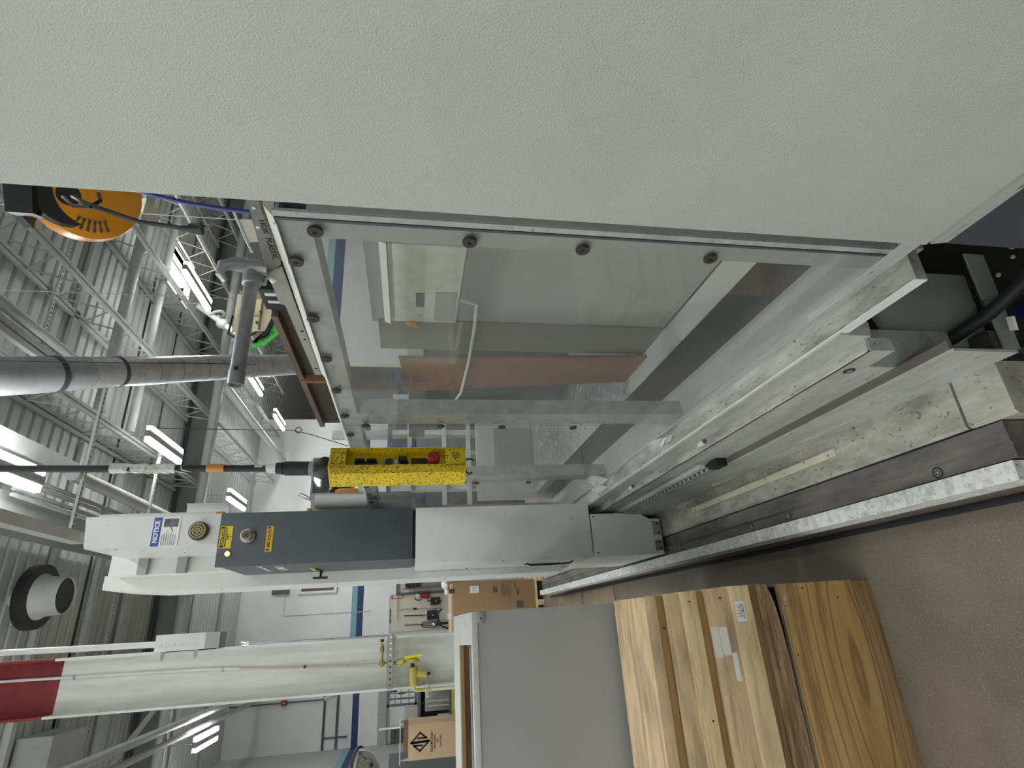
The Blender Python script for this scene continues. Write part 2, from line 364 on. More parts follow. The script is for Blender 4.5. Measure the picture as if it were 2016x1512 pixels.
wb = struct('wall_back', MB().box(XL, 5.9, YB, YB + .2, 0, ZC), WALLP)
MB().box(-.85, 5.9, YB - .004, YB, 2.935, 3.085).build('stripe', TEAL, wb, 'teal painted stripe')
MB().box(XL, 5.9, YB - .004, YB, 2.77, 2.935).build('stripe', NAVY, wb, 'navy painted stripe')
struct('wall_return', MB().box(5.9, 6.1, YB, 26, 0, ZC), WALLP)
struct('wall_far', MB().box(6.1, XR, 25.8, 26, 0, ZC), WALLP)
wl = struct('wall_left', MB().box(XL - .2, XL, 12.5, YB, 0, ZC), WALLG)
MB().box(XL, XL + .004, 12.5, YB, 2.935, 3.085).build('stripe', TEAL, wl, 'teal painted stripe')
MB().box(XL, XL + .004, 12.5, YB, 2.77, 2.935).build('stripe', NAVY, wl, 'navy painted stripe')
struct('wall_side', MB().box(-9.2, -9, Y0, 12.5, 0, ZC).box(-9, XL, 12.5, 12.7, 0, ZC), WALLP)
struct('wall_front', MB().box(-9, XR, Y0 - .2, Y0, 0, ZC), WALLP)
struct('wall_right', MB().box(XR, XR + .2, Y0, 26, 0, ZC), WALLP)
wp = struct('wall_partition', MB().box(4.6, XR, 9.7, 9.85, 0, 3.45), PARTP)
MB().box(4.6, XR, 9.696, 9.7, 3.08, 3.22).build('stripe', TEAL, wp, 'teal painted stripe')
MB().box(4.6, XR, 9.696, 9.7, 2.89, 3.08).build('stripe', NAVY, wp, 'navy painted stripe')
struct('trim_1', MB().box(XL, -1.33, 16.86, YB, 2.06, 2.28), WALLG)
# windows and doorways of the back wall
wf = MB()
for a in ((1.0, 2.0, 4.44, 4.52), (1.0, 2.0, 3.50, 3.58), (1.0, 1.06, 3.58, 4.44), (1.94, 2.0, 3.58, 4.44)): wf.box(a[0], a[1], 16.94, 17.0, a[2], a[3])
w2 = struct('window_2', wf, WHITE)
MB().box(1.06, 1.94, 16.985, 16.998, 3.58, 4.44).build('pane', mat('brown_glass', (0.13, 0.10, 0.08), 0.1), w2)
wf = MB()
for a in ((3.55, 4.85, 4.36, 4.42), (3.55, 4.85, 3.2, 3.26), (3.55, 3.61, 3.26, 4.36), (4.79, 4.85, 3.26, 4.36)): wf.box(a[0], a[1], 16.93, 17.0, a[2], a[3])
w3 = struct('window_3', wf, DGREY)
MB().box(3.61, 4.79, 16.97, 16.998, 3.26, 4.36).build('pane', DGLASS, w3)
wf = MB()
for a in ((0.83, 1.9, 1.80, 1.88), (0.83, 0.89, 0, 1.80), (1.84, 1.9, 0, 1.80)): wf.box(a[0], a[1], 16.9, 17.0, a[2], a[3])
d1 = struct('door_1', wf, DGREY)
MB().box(.89, 1.84, 16.96, 16.998, 0, 1.8).build('opening_back', CREAM, d1)
wf = MB()
for a in ((-2.72, -2.36, 1.86, 1.95), (-2.42, -2.36, 0, 1.86)): wf.box(a[0], a[1], 16.92, 17.0, a[2], a[3])
d2 = struct('door_2', wf, DGREY)
MB().box(-2.72, -2.42, 16.95, 16.998, 0, 1.86).build('door_leaf', mat('door_grey', (0.10, 0.115, 0.115), 0.5), d2)

# ------------------------------------------------------------------ roof steel
def line_thing(name, label, cat, p1, p2, r, material, group=None, n=12):
    return single(name, MB().cyl(p1, p2, r, n), material, label, cat, p1, group)
# open-web joists
def make_joist(x, y0, y1, label, first):
    root = thing('roof_joist', label, 'joist', (x, y0, 5.44), 'open web joists under the roof deck')
    MB().box(x - .055, x - .012, y0, y1, 5.93, 5.97).box(x + .012, x + .055, y0, y1, 5.93, 5.97).build('top_chord', ROOFSTEEL, root)
    MB().box(x - .05, x - .012, y0, y1, 5.44, 5.475).box(x + .012, x + .05, y0, y1, 5.44, 5.475).build('bottom_chord', ROOFLIGHT, root)
    n = int((y1 - y0) / 0.62); st = (y1 - y0) / n
    va = vb = None
    for k in range(n):
        for q in (0, 1):
            ya = y0 + (k + q * .5) * st; za, zb = (5.46, 5.94) if q == 0 else (5.94, 5.46)
            if q == 0 and va or q == 1 and vb:
                o = bpy.data.objects.new('web_bar', va if q == 0 else vb); COL.objects.link(o); o.parent = root
                o.location = (0, k * st, 0)
            else:
                o = MB().cyl((x, ya, za), (x, ya + st * .5, zb), .011, 6).build('web_bar', ROOFSTEEL, root)
                if q == 0: va = o.data
                else: vb = o.data
    return root
JN = make_joist(2.70, 2.2, 11.5, 'first open web joist right of the hanging pendant cable, nearer roof bay', True)
names = ['second open web joist from the left in the nearer roof bay', 'third open web joist from the left in the nearer roof bay',
         'fourth open web joist from the left in the nearer bay, beside the skylight', 'fifth open web joist from the left in the nearer bay, right of the skylight']
for k, x in enumerate((4.10, 5.51, 6.93, 8.35)): dup(JN, (x, 2.2, 5.44), names[k])
JF = make_joist(4.10, 11.75, 16.9, 'open web joist beyond the deep girder, left one above the white wall', True)
names = ['open web joist beyond the deep girder, second from the left', 'open web joist beyond the deep girder, third from the left', 'open web joist beyond the deep girder, farthest right']
for k, x in enumerate((5.51, 6.93, 8.35)): dup(JF, (x, 11.75, 5.44), names[k])

g = thing('roof_girder', 'deep flat grey girder crossing under the roof deck', 'girder', (-2.7, 11.62, 5.5))
MB().box(XL - 5, XR, 11.62, 11.70, 5.52, 5.99).build('web', GIRDER, g)
MB().box(XL - 5, XR, 11.53, 11.79, 5.49, 5.52).build('flange', GIRDER, g)
line_thing('roof_pipe', 'thin dark pipe running along the top edge of the deep girder', 'pipe', (-6, 11.45, 5.93), (12, 11.45, 5.93), .035, DARKPIPE)
line_thing('sprinkler_main', 'pale sprinkler main pipe hanging just below the deep girder', 'pipe', (-2.5, 11.1, 5.36), (12, 11.1, 5.36), .085, ROOFPIPE)
line_thing('sprinkler_branch', 'thick pale branch pipe running back to the white wall', 'pipe', (4.75, 11.1, 5.26), (4.75, 16.95, 5.26), .08, ROOFPIPE)
line_thing('roof_pipe', 'upper of two round pipes crossing left of the skylight', 'pipe', (2.9, 7.74, 5.62), (9, 7.74, 5.62), .075, ROOFPIPE, None)
line_thing('roof_pipe', 'round pipe crossing in front of the skylight', 'pipe', (2.9, 8.64, 5.62), (9, 8.64, 5.62), .06, ROOFPIPE, None)
line_thing('roof_pipe', 'round pipe running lengthwise beside the paired roof beams', 'pipe', (3.10, 2.5, 5.4), (3.10, 6.9, 5.4), .06, ROOFPIPE)
line_thing('roof_pipe', 'thick round pipe running lengthwise left of the pendant cable', 'pipe', (1.78, 6.75, 5.2), (1.78, 11.4, 5.2), .075, ROOFPIPE)
for k, (dx, dz) in enumerate(((1.56, 5.2), (1.505, 5.2), (1.425, 5.2), (1.37, 5.2))):
    line_thing('conduit', ['outermost of four parallel conduits beside the crane beam, nearest the pendant cable', 'second of four parallel conduits beside the crane beam',
                           'third of four parallel conduits beside the crane beam', 'fourth of four parallel conduits, closest to the crane beam'][k],
               'conduit', (dx, 5.9, dz), (dx, 9.3, dz), .022, ROOFPIPE, 'parallel conduits under the roof')
def strut(x0, x1, y, z, label, wd=.045):
    root = thing('unistrut', label, 'channel', (x0, y, z), 'slotted channels under the roof deck')
    MB().box(x0, x1, y - wd / 2, y + wd / 2, z, z + .03).build('rail', ROOFLIGHT, root)
    s = MB(); x = x0 + .05
    while x < x1 - .03: s.box(x, x + .025, y - .009, y + .009, z - .0015, z + .002); x += .06
    s.build('slots', DARKPIPE, root, None, 'stuff')
strut(2.9, 5.6, 6.73, 5.88, 'slotted channel across the roof left of the round pipes')
strut(1.1, 2.9, 6.85, 5.12, 'slotted channel crossing below the conduits behind the pendant cable')
strut(1.2, 2.7, 8.6, 5.12, 'farther slotted channel crossing below the thick pipe')
strut(-1.2, 1.0, 9.9, 5.9, 'slotted channel across the deck beside the exhaust fan')
def purlin(x0, x1, y, z, label, wd=.11):
    single('roof_purlin', MB().box(x0, x1, y - wd / 2, y + wd / 2, z, z + .05).box(x0, x1, y - .01, y + .01, z + .05, 5.995), ROOFLIGHT, label, 'purlin', (x0, y, z), 'pale purlins crossing the roof deck')
purlin(2.9, 9, 7.30, 5.93, 'pale purlin crossing above the orange cord reel')
purlin(-2.5, 2.6, 9.3, 5.90, 'pale purlin passing behind the exhaust fan', .13)
purlin(-2.5, 2.6, 8.2, 5.92, 'pale purlin left of the exhaust fan', .08)
purlin(-2.5, 2.6, 10.3, 5.90, 'pale purlin between the exhaust fan and the deep girder', .14)
purlin(-2.5, 2.6, 13.4, 5.90, 'pale purlin beyond the deep girder, above the stripe wall', .12)
purlin(-2.5, 2.6, 15.3, 5.90, 'pale purlin nearest the top of the stripe wall', .1)
# crane runway and jib
t = thing('crane_beam', 'wide pale crane runway beam left of the bright ceiling lamps', 'beam', (1.3, 4, 5.3))
MB().box(1.14, 1.42, 2.5, 11.4, 5.30, 5.325).build('bottom_flange', ROOFLIGHT, t)
MB().box(1.27, 1.29, 2.5, 11.4, 5.325, 5.75).build('web', ROOFLIGHT, t)
MB().box(1.14, 1.42, 2.5, 11.4, 5.75, 5.775).build('top_flange', ROOFLIGHT, t)
t = thing('crane_beam', 'wide pale roof beam right of the bright ceiling lamps', 'beam', (1.8, 4, 5.3))
MB().box(1.80, 1.97, 5.6, 7.0, 5.30, 5.325).build('bottom_flange', ROOFLIGHT, t)
MB().box(1.87, 1.885, 5.6, 7.0, 5.325, 5.9).build('web', ROOFLIGHT, t)
t = thing('crane_beam', 'paired slim roof beam crossing left of the silver duct', 'beam', (2.92, 2.5, 5.4))
MB().box(2.84, 2.90, 2.5, 6.6, 5.38, 5.44).build('rail', ROOFLIGHT, t)
MB().box(2.93, 2.99, 2.5, 6.6, 5.38, 5.44).build('rail', ROOFLIGHT, t)
t = thing('jib_rail', 'white enclosed crane rail ending above the gantry control column', 'rail', (1.08, 3, 4.98))
MB().box(1.03, 1.14, 2.6, 6.85, 4.96, 5.10).build('rail_body', WHITE, t)
MB().box(1.0, 1.12, 6.82, 7.02, 4.80, 4.96).build('end_trolley', WHITE, t)
MB().box(1.01, 1.11, 6.86, 6.98, 4.72, 4.80).build('end_stop', SLATE, t)
# left-hand pipes and braces
line_thing('roof_pipe', 'bright pale pipe crossing behind the red topped column', 'pipe', (-.75, 10.95, 5.3), (-2.6, 10.95, 5.3), .075, WHITE)
line_thing('roof_brace', 'slanted square brace dropping behind the column', 'brace', (-.80, 10.9, 5.35), (-2.4, 9.1, 5.9), .05, ROOFLIGHT, None, 4)
line_thing('roof_pipe', 'upper of two long pipes under the roof left of the column', 'pipe', (-1.24, 7.5, 5.2), (-1.24, 16.9, 5.2), .06, ROOFPIPE)
line_thing('roof_pipe', 'lower of two long pipes under the roof left of the column', 'pipe', (-1.45, 7.5, 5.2), (-1.45, 16.9, 5.2), .05, ROOFPIPE)
single('duct_box', MB().box(-1.5, -.93, 8.4, 9.15, 5.6, 5.98), ROOFPIPE, 'pale sheet metal box on the roof deck left of the column', 'duct', (-1.2, 8.8, 5.6))
# exhaust fan
ef = thing('exhaust_fan', 'round roof exhaust fan with black flange and grey throat', 'fan', (.55, 7.55, 5.55))
MB().lathe([(.18, .0), (.355, .0), (.36, .04), (.36, .10), (.2, .10), (.18, .10), (.18, .0)], (.574, 7.67, 5.70), (0, 0, 1), 36).build('flange', BLACK, ef, 'black flange')
MB().lathe([(.195, -.25), (.203, -.255), (.208, -.23), (.212, -.15), (.225, -.06), (.26, .01), (.24, .01), (.205, -.06), (.195, -.15), (.195, -.25)], (.574, 7.67, 5.70), (0, 0, 1), 36).build('throat', ROOFPIPE, ef, 'grey bell throat')
MB().lathe([(.196, -.235), (.196, -.20), (.0, -.20), (.0, -.235)], (.574, 7.67, 5.70), (0, 0, 1), 36).build('mouth', BLACK, ef, 'dark fan mouth')
MB().cyl((.574, 7.67, 5.79), (.574, 7.67, 5.99), .1, 20).build('stub_duct', ROOFPIPE, ef)
# silver duct
def seg(a, b, t): return Vector(a) + (Vector(b) - Vector(a)) * t
DA, DB = (2.2, 5.08, 5.31), (4.12, 8.78, 3.42)
du = thing('exhaust_duct', 'silver foil wrapped round duct slanting down from the roof', 'duct', DB)
MB().tube([DA, seg(DA, DB, .165)], .180, 28).build('duct_section', DUCTG, du, 'dull zinc upper section')
MB().tube([seg(DA, DB, .165), seg(DA, DB, .232)], .174, 28).build('duct_section', DUCTG, du)
MB().tube([seg(DA, DB, .225), seg(DA, DB, .99), DB], .170, 28).build('duct_section', DUCT, du, 'foil wrapped lower section')
MB().tube([seg(DA, DB, .156), seg(DA, DB, .168)], .187, 28).build('band', DARKPIPE, du)
MB().tube([seg(DA, DB, .302), seg(DA, DB, .312)], .175, 28).build('band', DARKPIPE, du)
MB().tube([seg(DA, DB, .684), seg(DA, DB, .69)], .174, 28).build('band', DARKPIPE, du)
for t_ in (.40, .47, .56, .62, .76, .83): MB().tube([seg(DA, DB, t_), seg(DA, DB, t_ + .004)], .1708, 28).build('foil_seam', STEEL, du)
MB().tube([(2.2, 5.08, 5.31), (2.12, 4.93, 5.40), (2.08, 4.86, 5.55), (2.08, 4.86, 5.99)], .18, 24).build('elbow', DUCTG, du)
line_thing('guy_wire', 'thin dark wire stretched along the upper side of the silver duct', 'wire', (1.90, 4.1, 5.55), (3.0, 6.4, 3.35), .006, DARKPIPE, None, 6)
# valve on a pipe
t = thing('pipe_valve', 'white handwheel valve on the pipe above the steel arm', 'valve', (5.31, 9.5, 4.9))
MB().cyl((5.6, 9.5, 5.36), (5.0, 9.5, 4.55), .05, 12).cyl((5.58, 9.5, 5.3), (5.58, 9.5, 5.99), .003, 6).build('pipe', WHITE, t)
MB().ball((5.25, 9.5, 4.9), .095, sc=(1, 1, 1.2)).build('body', ROOFPIPE, t)
MB().ring((5.42, 9.5, 5.0), (1, .0, .4), .09, .13, .03, 20).cyl((5.42, 9.5, 5.0), (5.25, 9.5, 4.93), .025).build('handwheel', ROOFPIPE, t)

# ------------------------------------------------------------------ fluorescent lamps
def make_lamp(x, y, z, label):
    root = thing('ceiling_light', label, 'ceiling light', (x, y, z), 'hanging twin tube fluorescent lamps')
    MB().prism([(x - .045, z - .01), (x + .045, z - .01), (x + .045, z + .05), (x - .045, z + .05)], 'y', y - .6, y + .6).box(x - .115, x + .115, y - .6, y + .6, z + .05, z + .058).build('housing', GREYP, root)
    for s in (-1, 1): MB().box(x + s * .08 - .033, x + s * .08 + .033, y - .57, y + .57, z - .012, z + .035).build('tube', GLOW, root)
    MB().box(x - .06, x + .06, y - .56, y + .56, z + .058, z + .062).build('added_uplight_strip', UPGLOW, root)  # added glowing strip, brightens the deck above the lamp
    for s in (-1, 1): MB().cyl((x, y + s * .5, z + .06), (x, y + s * .5, ZC - .01), .004, 5).build('hanger', ROOFSTEEL, root)
    return root
L0 = make_lamp(2.62, 8.45, 5.0, 'twin tube ceiling lamp right of the pendant cable, first bay')
for x, y, z, lab in ((2.60, 15.4, 4.7, 'lamp added to brighten the white back wall, hidden behind the gantry column'), (2.60, 12.15, 5.0, 'twin tube ceiling lamp above the top of the gantry control column'),  # first lamp listed is added light for the back wall
                     (5.37, 8.52, 5.0, 'lit tube lamp hanging beside the skylight'),
                     (5.33, 12.35, 5.0, 'lit tube lamp just beyond the free end of the steel arm'),
                     (5.33, 14.9, 5.0, 'small lit tube lamp left of the brown rusty tray'),
                     (-1.61, 12.25, 5.0, 'lit tube lamp left of the red topped column'),
                     (1.50, 5.36, 5.0, 'very bright twin tube lamp at the frame edge, crossed by the pendant cable'),
                     (1.50, 1.6, 5.0, 'twin tube lamp above the aisle, outside the picture'), (1.5, -2.2, 5.0, 'twin tube lamp behind the viewer, outside the picture'),
                     (-2.3, 1.6, 5.0, 'twin tube lamp above the left aisle, outside the picture'), (-2.3, -2.2, 5.0, 'twin tube lamp behind and left, outside the picture'),
                     (-2.3, 5.4, 5.0, 'twin tube lamp left of the column, outside the picture'), (-5.6, 1.6, 5.0, 'twin tube lamp far left, outside the picture'),
                     (-5.6, 5.4, 5.0, 'twin tube lamp farthest left, outside the picture'),
                     (1.5, -5.2, 5.0, 'added fill lamp far behind the viewer, outside the picture'), (-2.3, -5.2, 5.0, 'added fill lamp far behind and left of the viewer, outside the picture'),  # this row and the next two: unseen fill added for panel and crate fronts
                     (-5.6, -2.2, 5.0, 'added fill lamp left and behind, in the third row, outside the picture'), (-5.6, -5.2, 5.0, 'added fill lamp at the rear left corner, outside the picture'),
                     (-8.0, 1.6, 5.0, 'added fill lamp nearest the left wall, beside the aisle, outside the picture'), (-8.0, -2.2, 5.0, 'added fill lamp nearest the left wall, behind the viewer, outside the picture'),
                     (5.4, 3.0, 5.0, 'twin tube lamp hidden behind the grey machine cabinet'), (5.4, -1.5, 5.0, 'twin tube lamp right of the viewer, outside the picture')):
    dup(L0, (x, y, z), lab)

# ------------------------------------------------------------------ big grey machine cabinet at the right
XC = 0.50
mc = thing('machine_cabinet', 'huge light grey powder coated machine cabinet filling the right side', 'machine', (XC, -.4, 0))
MB().box(XC, XC + .03, -1.6, .586, .712, 3.2, .0015).build('door_panel', POWDER, mc)
MB().box(XC + .02, XC + .055, .56, .608, 1.745, 3.2).build('edge_flange', WHITE, mc, 'pale flange behind the door edge')
MB().box(XC + .035, 1.6, -1.6, .56, .70, 3.2).build('housing', GREYP, mc)
MB().prism([(XC, .706), (XC + .03, .706), (XC + .03, .672), (XC + .006, .672)], 'y', -1.6, .583).build('bottom_lip', BAREGREY, mc, 'tan grey bottom lip')
MB().box(XC + .008, 1.6, -1.6, .588, .0, .668).build('plinth', SLATE, mc, 'dark slate plinth')

# ------------------------------------------------------------------ machine bed with its stepped profile
bed = thing('machine_bed', 'long stepped grey steel machine bed with rails running away from the viewer', 'machine bed', (.4, 3.2, 0))
MB().box(.245, .60, 1.08, 5.6, 0, .175).build('base', DGREY, bed, 'dark base')
b = MB().prism([(.215, .112), (.258, .112), (.258, .2), (.215, .2)], 'y', .98, 5.85)
b.build('side_rail', BRIGHT, bed, 'bare bright worn top rail')
MB().prism([(.262, .12), (.2915, .12), (.2915, .192), (.262, .192)], 'y', .97, 5.7).build('guide_rail', DIRTD, bed, 'dark guide rail with counterbored bolts')
MB().prism([(.2915, .12), (.345, .12), (.345, .2), (.2985, .2), (.2915, .192)], 'y', .966, 5.7).build('guide_step', DIRTD, bed)
b0 = None
for y in (1.168, 1.778, 2.009, 2.617, 3.225, 3.83):
    if b0 is None:
        b0 = MB().ring((.2775, y, .189), (0, 0, 1), .0105, .0145, .0042, 20).build('counterbore', BLACK, bed)
        b1 = MB().cyl((.2775, y, .1885), (.2775, y, .1925), .0105, 16).build('bolt_head', BLACK, b0)
        MB().cyl((.2775, y, .192), (.2775, y, .1932), .0045, 6).ring((.2775, y, .192), (0, 0, 1), .0075, .0095, .0012, 16).build('bolt_ring', STEEL, b0)
    else:
        c = b0.copy(); COL.objects.link(c); c.parent = bed; c.location = (0, y - 1.168, 0)
        for ch in b0.children:
            d = ch.copy(); COL.objects.link(d); d.parent = c
MB().prism([(.351, .12), (.47, .12), (.47, .205), (.358, .205), (.351, .199)], 'y', 1.045, 5.6).build('cover_plate', DUSTC, bed, 'dusty speckled cover plate')
MB().prism([(.349, .12), (.474, .12), (.474, .207), (.357, .207), (.349, .199)], 'y', .925, 1.036).build('cover_plate', DUSTC, bed, 'short end cover plate')
sc = MB().box(.406, .430, 1.46, 2.42, .205, .213, .002).build('scale_strip', SCALEM, bed, 'cream scale strip')
sd = MB()
for k in range(9): sd.cyl((.415 + .008 * (k % 2), 1.49 + k * .112, .2125), (.415 + .008 * (k % 2), 1.49 + k * .112, .2134), .0028, 8)
sd.build('screw', INK, sc)
# L angle: white vertical leg, top coloured brown for its shade
MB().prism([(.47, .2), (.4765, .2), (.4765, .368), (.47, .368)], 'y', .875, 5.6).build('angle_leg', BAREGREY, bed, 'pale upright leg of the angle')
MB().prism([(.4765, .358), (.4985, .358), (.4985, .368), (.4765, .368)], 'y', .882, 5.6).build('angle_top', BROWNSH, bed, 'shaded brown top of the angle')
MB().box(.4985, .60, 1.02, 5.6, .18, .44).build('inner_wall', BAREGREY, bed)
MB().prism([(.5015, .437), (.60, .437), (.60, .507), (.5015, .507)], 'y', .985, 5.6).build('slab', BAREGREY, bed)
MB().prism([(.5005, .441), (.531, .441), (.531, .505), (.5005, .505)], 'y', .94, 5.6).build('slab_ledge', BAREGREY, bed)
MB().prism([(.531, .50), (.60, .50), (.60, .578), (.531, .578)], 'y', .93, 5.6).build('slab_top', BAREGREY, bed)
MB().prism([(.5005, .50), (.531, .50), (.531, .509), (.503, .509), (.5005, .507)], 'y', .942, 5.6).build('ledge_strip', DIRT, bed)
bo = MB().ring((.5005, 1.047, .471), (-1, 0, 0), .008, .0135, .002, 20).build('counterbore', BLACK, bed)
MB().cyl((.5005, 1.047, .471), (.498, 1.047, .471), .0075, 14).build('bolt_head', STEEL, bo)
# rack of the drive: black toothed strip
rk = MB().box(.4772, .4975, 1.86, 2.9, .3685, .40).build('drive_rack', BLACK, bed, 'black toothed drive rack')
MB().box(.486, .4985, 1.9, 2.9, .40, .424).build('rack_cover', LPAINT, rk)
t0 = None
for k in range(26):
    if t0 is None: t0 = MB().box(.472, .484, 1.88, 1.90, .372, .4035).build('rack_tooth', GREYP, rk)
    else:
        c = t0.copy(); COL.objects.link(c); c.parent = rk; c.location = (0, k * .038, 0)
MB().box(.47, .4985, 1.80, 1.86, .3685, .41).build('rack_end', BLACK, bed)
for k, (y, zz) in enumerate(((1.18, .30), (1.52, .27), (1.85, .262), (2.12, .25))):
    MB().prism([(y - .09, zz - .006), (y, zz - .012), (y, zz + .010), (y - .004, zz + .012)], 'x', .464, .4705).build('clip', DIRT, bed)
    MB().box(.466, .4702, y - .25, y - .01, zz - .012, zz - .009).build('clip_rib', BAREGREY, bed)
for y, zz in ((1.68, .515), (2.35, .515)):
    t = MB().box(.514, .528, y, y + .035, .509, .521, .002).build('clamp', STICK, bed)
    MB().cyl((.516, y - .008, .514), (.526, y - .003, .515), .006, 10).build('clamp_knob', DGREY, t)
# guard ledge
MB().prism([(.538, .556), (.628, .556), (.628, .581), (.538, .581)], 'y', .723, 5.6).build('ledge_beam', DIRT, bed, 'mottled ledge under the clear guard')
MB().prism([(.5365, .556), (.5382, .556), (.5382, .584), (.5365, .584)], 'y', .724, 5.6).build('ledge_edge', WHITE, bed)
MB().prism([(.592, .581), (.628, .581), (.628, .592), (.594, .592)], 'y', .70, 5.6).build('ledge_rib', GREYP, bed)
MB().box(.54, .555, .592, .90, .66, .675).build('base_bar', BAREGREY, bed)
# dark gap and floor seal
single('floor_seal', MB().box(.196, .214, .9, 6.2, 0, .012, .004), RUBBER, 'black rubber seal strip on the floor beside the bright rail', 'strip', (.2, 3, 0))
for k, (a, b_, lab) in enumerate(((4.2, 5.0, 'nearer tan floor plate beside the far end of the bright rail'), (5.05, 5.9, 'tan floor plate at the far end of the bright rail'))):
    single('floor_plate', MB().box(-.05, .19, a, b_, 0, .006), TAN, lab, 'plate', (.1, (a + b_) / 2, 0))
# scraps of white board stuck on the ledge
def shim(x, y, z, s, label):
    root = thing('torn_shim', label, 'scrap', (x, y, z), 'torn white shims on the ledge')
    q = random.Random(int(y * 100))
    for k in range(5):
        a = Vector((x + q.uniform(-.02, .02), y + q.uniform(-.06, .06), z + .001))
        d = Vector((q.uniform(-.3, .3), q.uniform(-1, 1), .25)).normalized() * s * q.uniform(.6, 1.1); n = Vector((q.uniform(-.6, -.1), q.uniform(-.4, .4), q.uniform(.5, 1))).normalized() * s * .6
        th = Vector((-.0025, 0, .001))
        MB().hexa([a, a + d, a + d + n * .8, a + n, a + th, a + d + th, a + d + n * .8 + th, a + n + th]).build('shim_flap', PAPER, root)
    return root
shim(.575, 1.80, .581, .075, 'torn white board scraps wedged on the ledge under the middle guard post')
shim(.575, 2.52, .581, .075, 'torn white board scraps on the ledge beside the gantry column')

# ------------------------------------------------------------------ clear safety guard on the ledge
XG = 0.60; K = XG / .538
def gy(v): return v * K
def gz(v): return 1.5 + (v - 1.5) * K
gd = thing('safety_guard', 'clear plastic safety guard screwed to a grey tube frame', 'guard', (XG, 1.7, .592))
ZT = gz(1.695); ZB = .595
MB().box(XG + .008, XG + .013, gy(.664), 3.4, ZT - .052, ZT).box(XG + .051, XG + .056, gy(.664), 3.4, ZT - .052, ZT).box(XG + .013, XG + .051, gy(.664), 3.4, ZT - .005, ZT).box(XG + .013, XG + .051, gy(.664), 3.4, ZT - .052, ZT - .047).build('top_tube', MOTTLE, gd, 'open ended square top tube')
MB().box(XG + .013, XG + .051, gy(.664) + .06, gy(.664) + .08, ZT - .047, ZT - .005).build('tube_shade', BLACK, gd)  # black block puts the shade into the open tube end
MB().prism([(XG + .002, ZT), (XG + .06, ZT + .004), (XG + .06, ZT + .022), (XG + .024, ZT + .018)], 'y', gy(.664), gy(1.24)).build('top_flashing', mat('cream_edge', (.62, .62, .52), .5), gd, 'cream flashing above the top tube')
MB().box(XG + .008, XG + .056, gy(.650), gy(.712), ZB, ZT - .052).build('post', GREYP, gd)
MB().box(XG + .002, XG + .008, gy(.650), gy(.6615), ZB, ZT).build('edge_strip', BAREGREY, gd, 'pale strip along the near edge')
MB().box(XG + .008, XG + .056, gy(1.470), gy(1.556), ZB, ZT - .052).build('post', MOTTLE, gd)
MB().box(XG + .008, XG + .056, gy(2.20), gy(2.288), ZB, ZT - .052).build('post', MOTTLE, gd)
MB().box(XG + .008, XG + .056, 3.34, 3.40, ZB, ZT - .052).build('post', MOTTLE, gd)
MB().box(XG + .001, XG + .009, gy(.6635), gy(.6685), ZB, ZT).build('edge_seal', mat('dark_seal', (.09, .095, .11), .5), gd, 'dark seal strip along the near edge')
MB().box(XG + .0015, XG + .0075, gy(.669), gy(1.560), ZB, ZT).build('pane', SMOKE, gd, 'large near clear pane')
MB().box(XG + .0015, XG + .0075, gy(1.563), gy(2.288), ZB, ZT).build('pane', SMOKE, gd)
MB().box(XG + .0015, XG + .0075, gy(2.291), 3.38, ZB, ZT).build('pane', SMOKE, gd)
MB().box(XG - .0015, XG + .0016, gy(.676), 3.38, ZT - .002, ZT + .003).build('edge_trim', mat('bright_edge', (.9, .92, .9), .3), gd, 'bright top edge of the panes')
B0 = None
def bolt(y, z):
    global B0
    if B0 is None:
        B0 = MB().lathe([(.0, .0005), (.0125, .0005), (.0130, .003), (.0125, .006), (.004, .0064), (.004, .0045), (.0, .0045)], (XG + .0012, y, z), (-1, 0, 0), 20).build('bolt', mat('bolt_brown', (.05, .045, .042), .45), gd)
        B0['oy'] = y; B0['oz'] = z; del B0['oy'], B0['oz']
        bolt.o = (y, z)
        MB().cyl((XG - .0048, y, z), (XG - .0055, y, z), .0026, 8).build('bolt_socket', BLACK, B0)
    else:
        c = B0.copy(); COL.objects.link(c); c.parent = gd; c.location = (0, y - bolt.o[0], z - bolt.o[1])
        for ch in B0.children:
            d = ch.copy(); COL.objects.link(d); d.parent = c
for y, z in ((.686, 1.642), (.690, 1.416), (.693, 1.235), (.697, 1.011), (.763, 1.682), (.941, 1.683), (1.114, 1.682), (1.289, 1.681), (1.467, 1.680), (1.63, 1.68), (1.553, 1.416), (1.563, 1.233), (1.569, 1.008), (1.548, 1.63),
             (1.80, 1.68), (1.97, 1.68), (2.14, 1.68), (2.31, 1.68), (2.46, 1.68), (2.62, 1.68), (2.28, 1.412), (2.285, 1.23), (2.289, 1.007), (2.277, 1.60)):
    bolt(gy(y), gz(z))
# marked steel strip, its bracket and the swing arm
st = thing('steel_strip', 'grey steel strip with hand lettering above the near guard', 'strip', (XG + .04, .95, 1.76))
MB().prism([(.70, 1.742), (.905, 1.7415), (.93, 1.764), (.905, 1.771), (.72, 1.757), (.66, 1.757)], 'x', XG + .028, XG + .032).build('plate', mat('strip_steel', (.22, .215, .20), .5, .3, col2=(.17, .165, .155), nscale=9), st)
pp = MB().prism([(.915, 1.742), (1.40, 1.738), (1.40, 1.754), (1.28, 1.757), (1.05, 1.762), (1.045, 1.772), (.93, 1.772)], 'x', XG + .028, XG + .032)
pl = pp.build('plate', mat('strip_pale', (.36, .355, .33), .5, .2, col2=(.30, .295, .275), nscale=9), st, 'pale plate with drilled holes')
for y, z in ((1.16, 1.747), (1.20, 1.7475), (1.36, 1.745)): MB().cyl((XG + .0285, y, z), (XG + .0272, y, z), .0035, 10).build('hole', BLACK, pl)
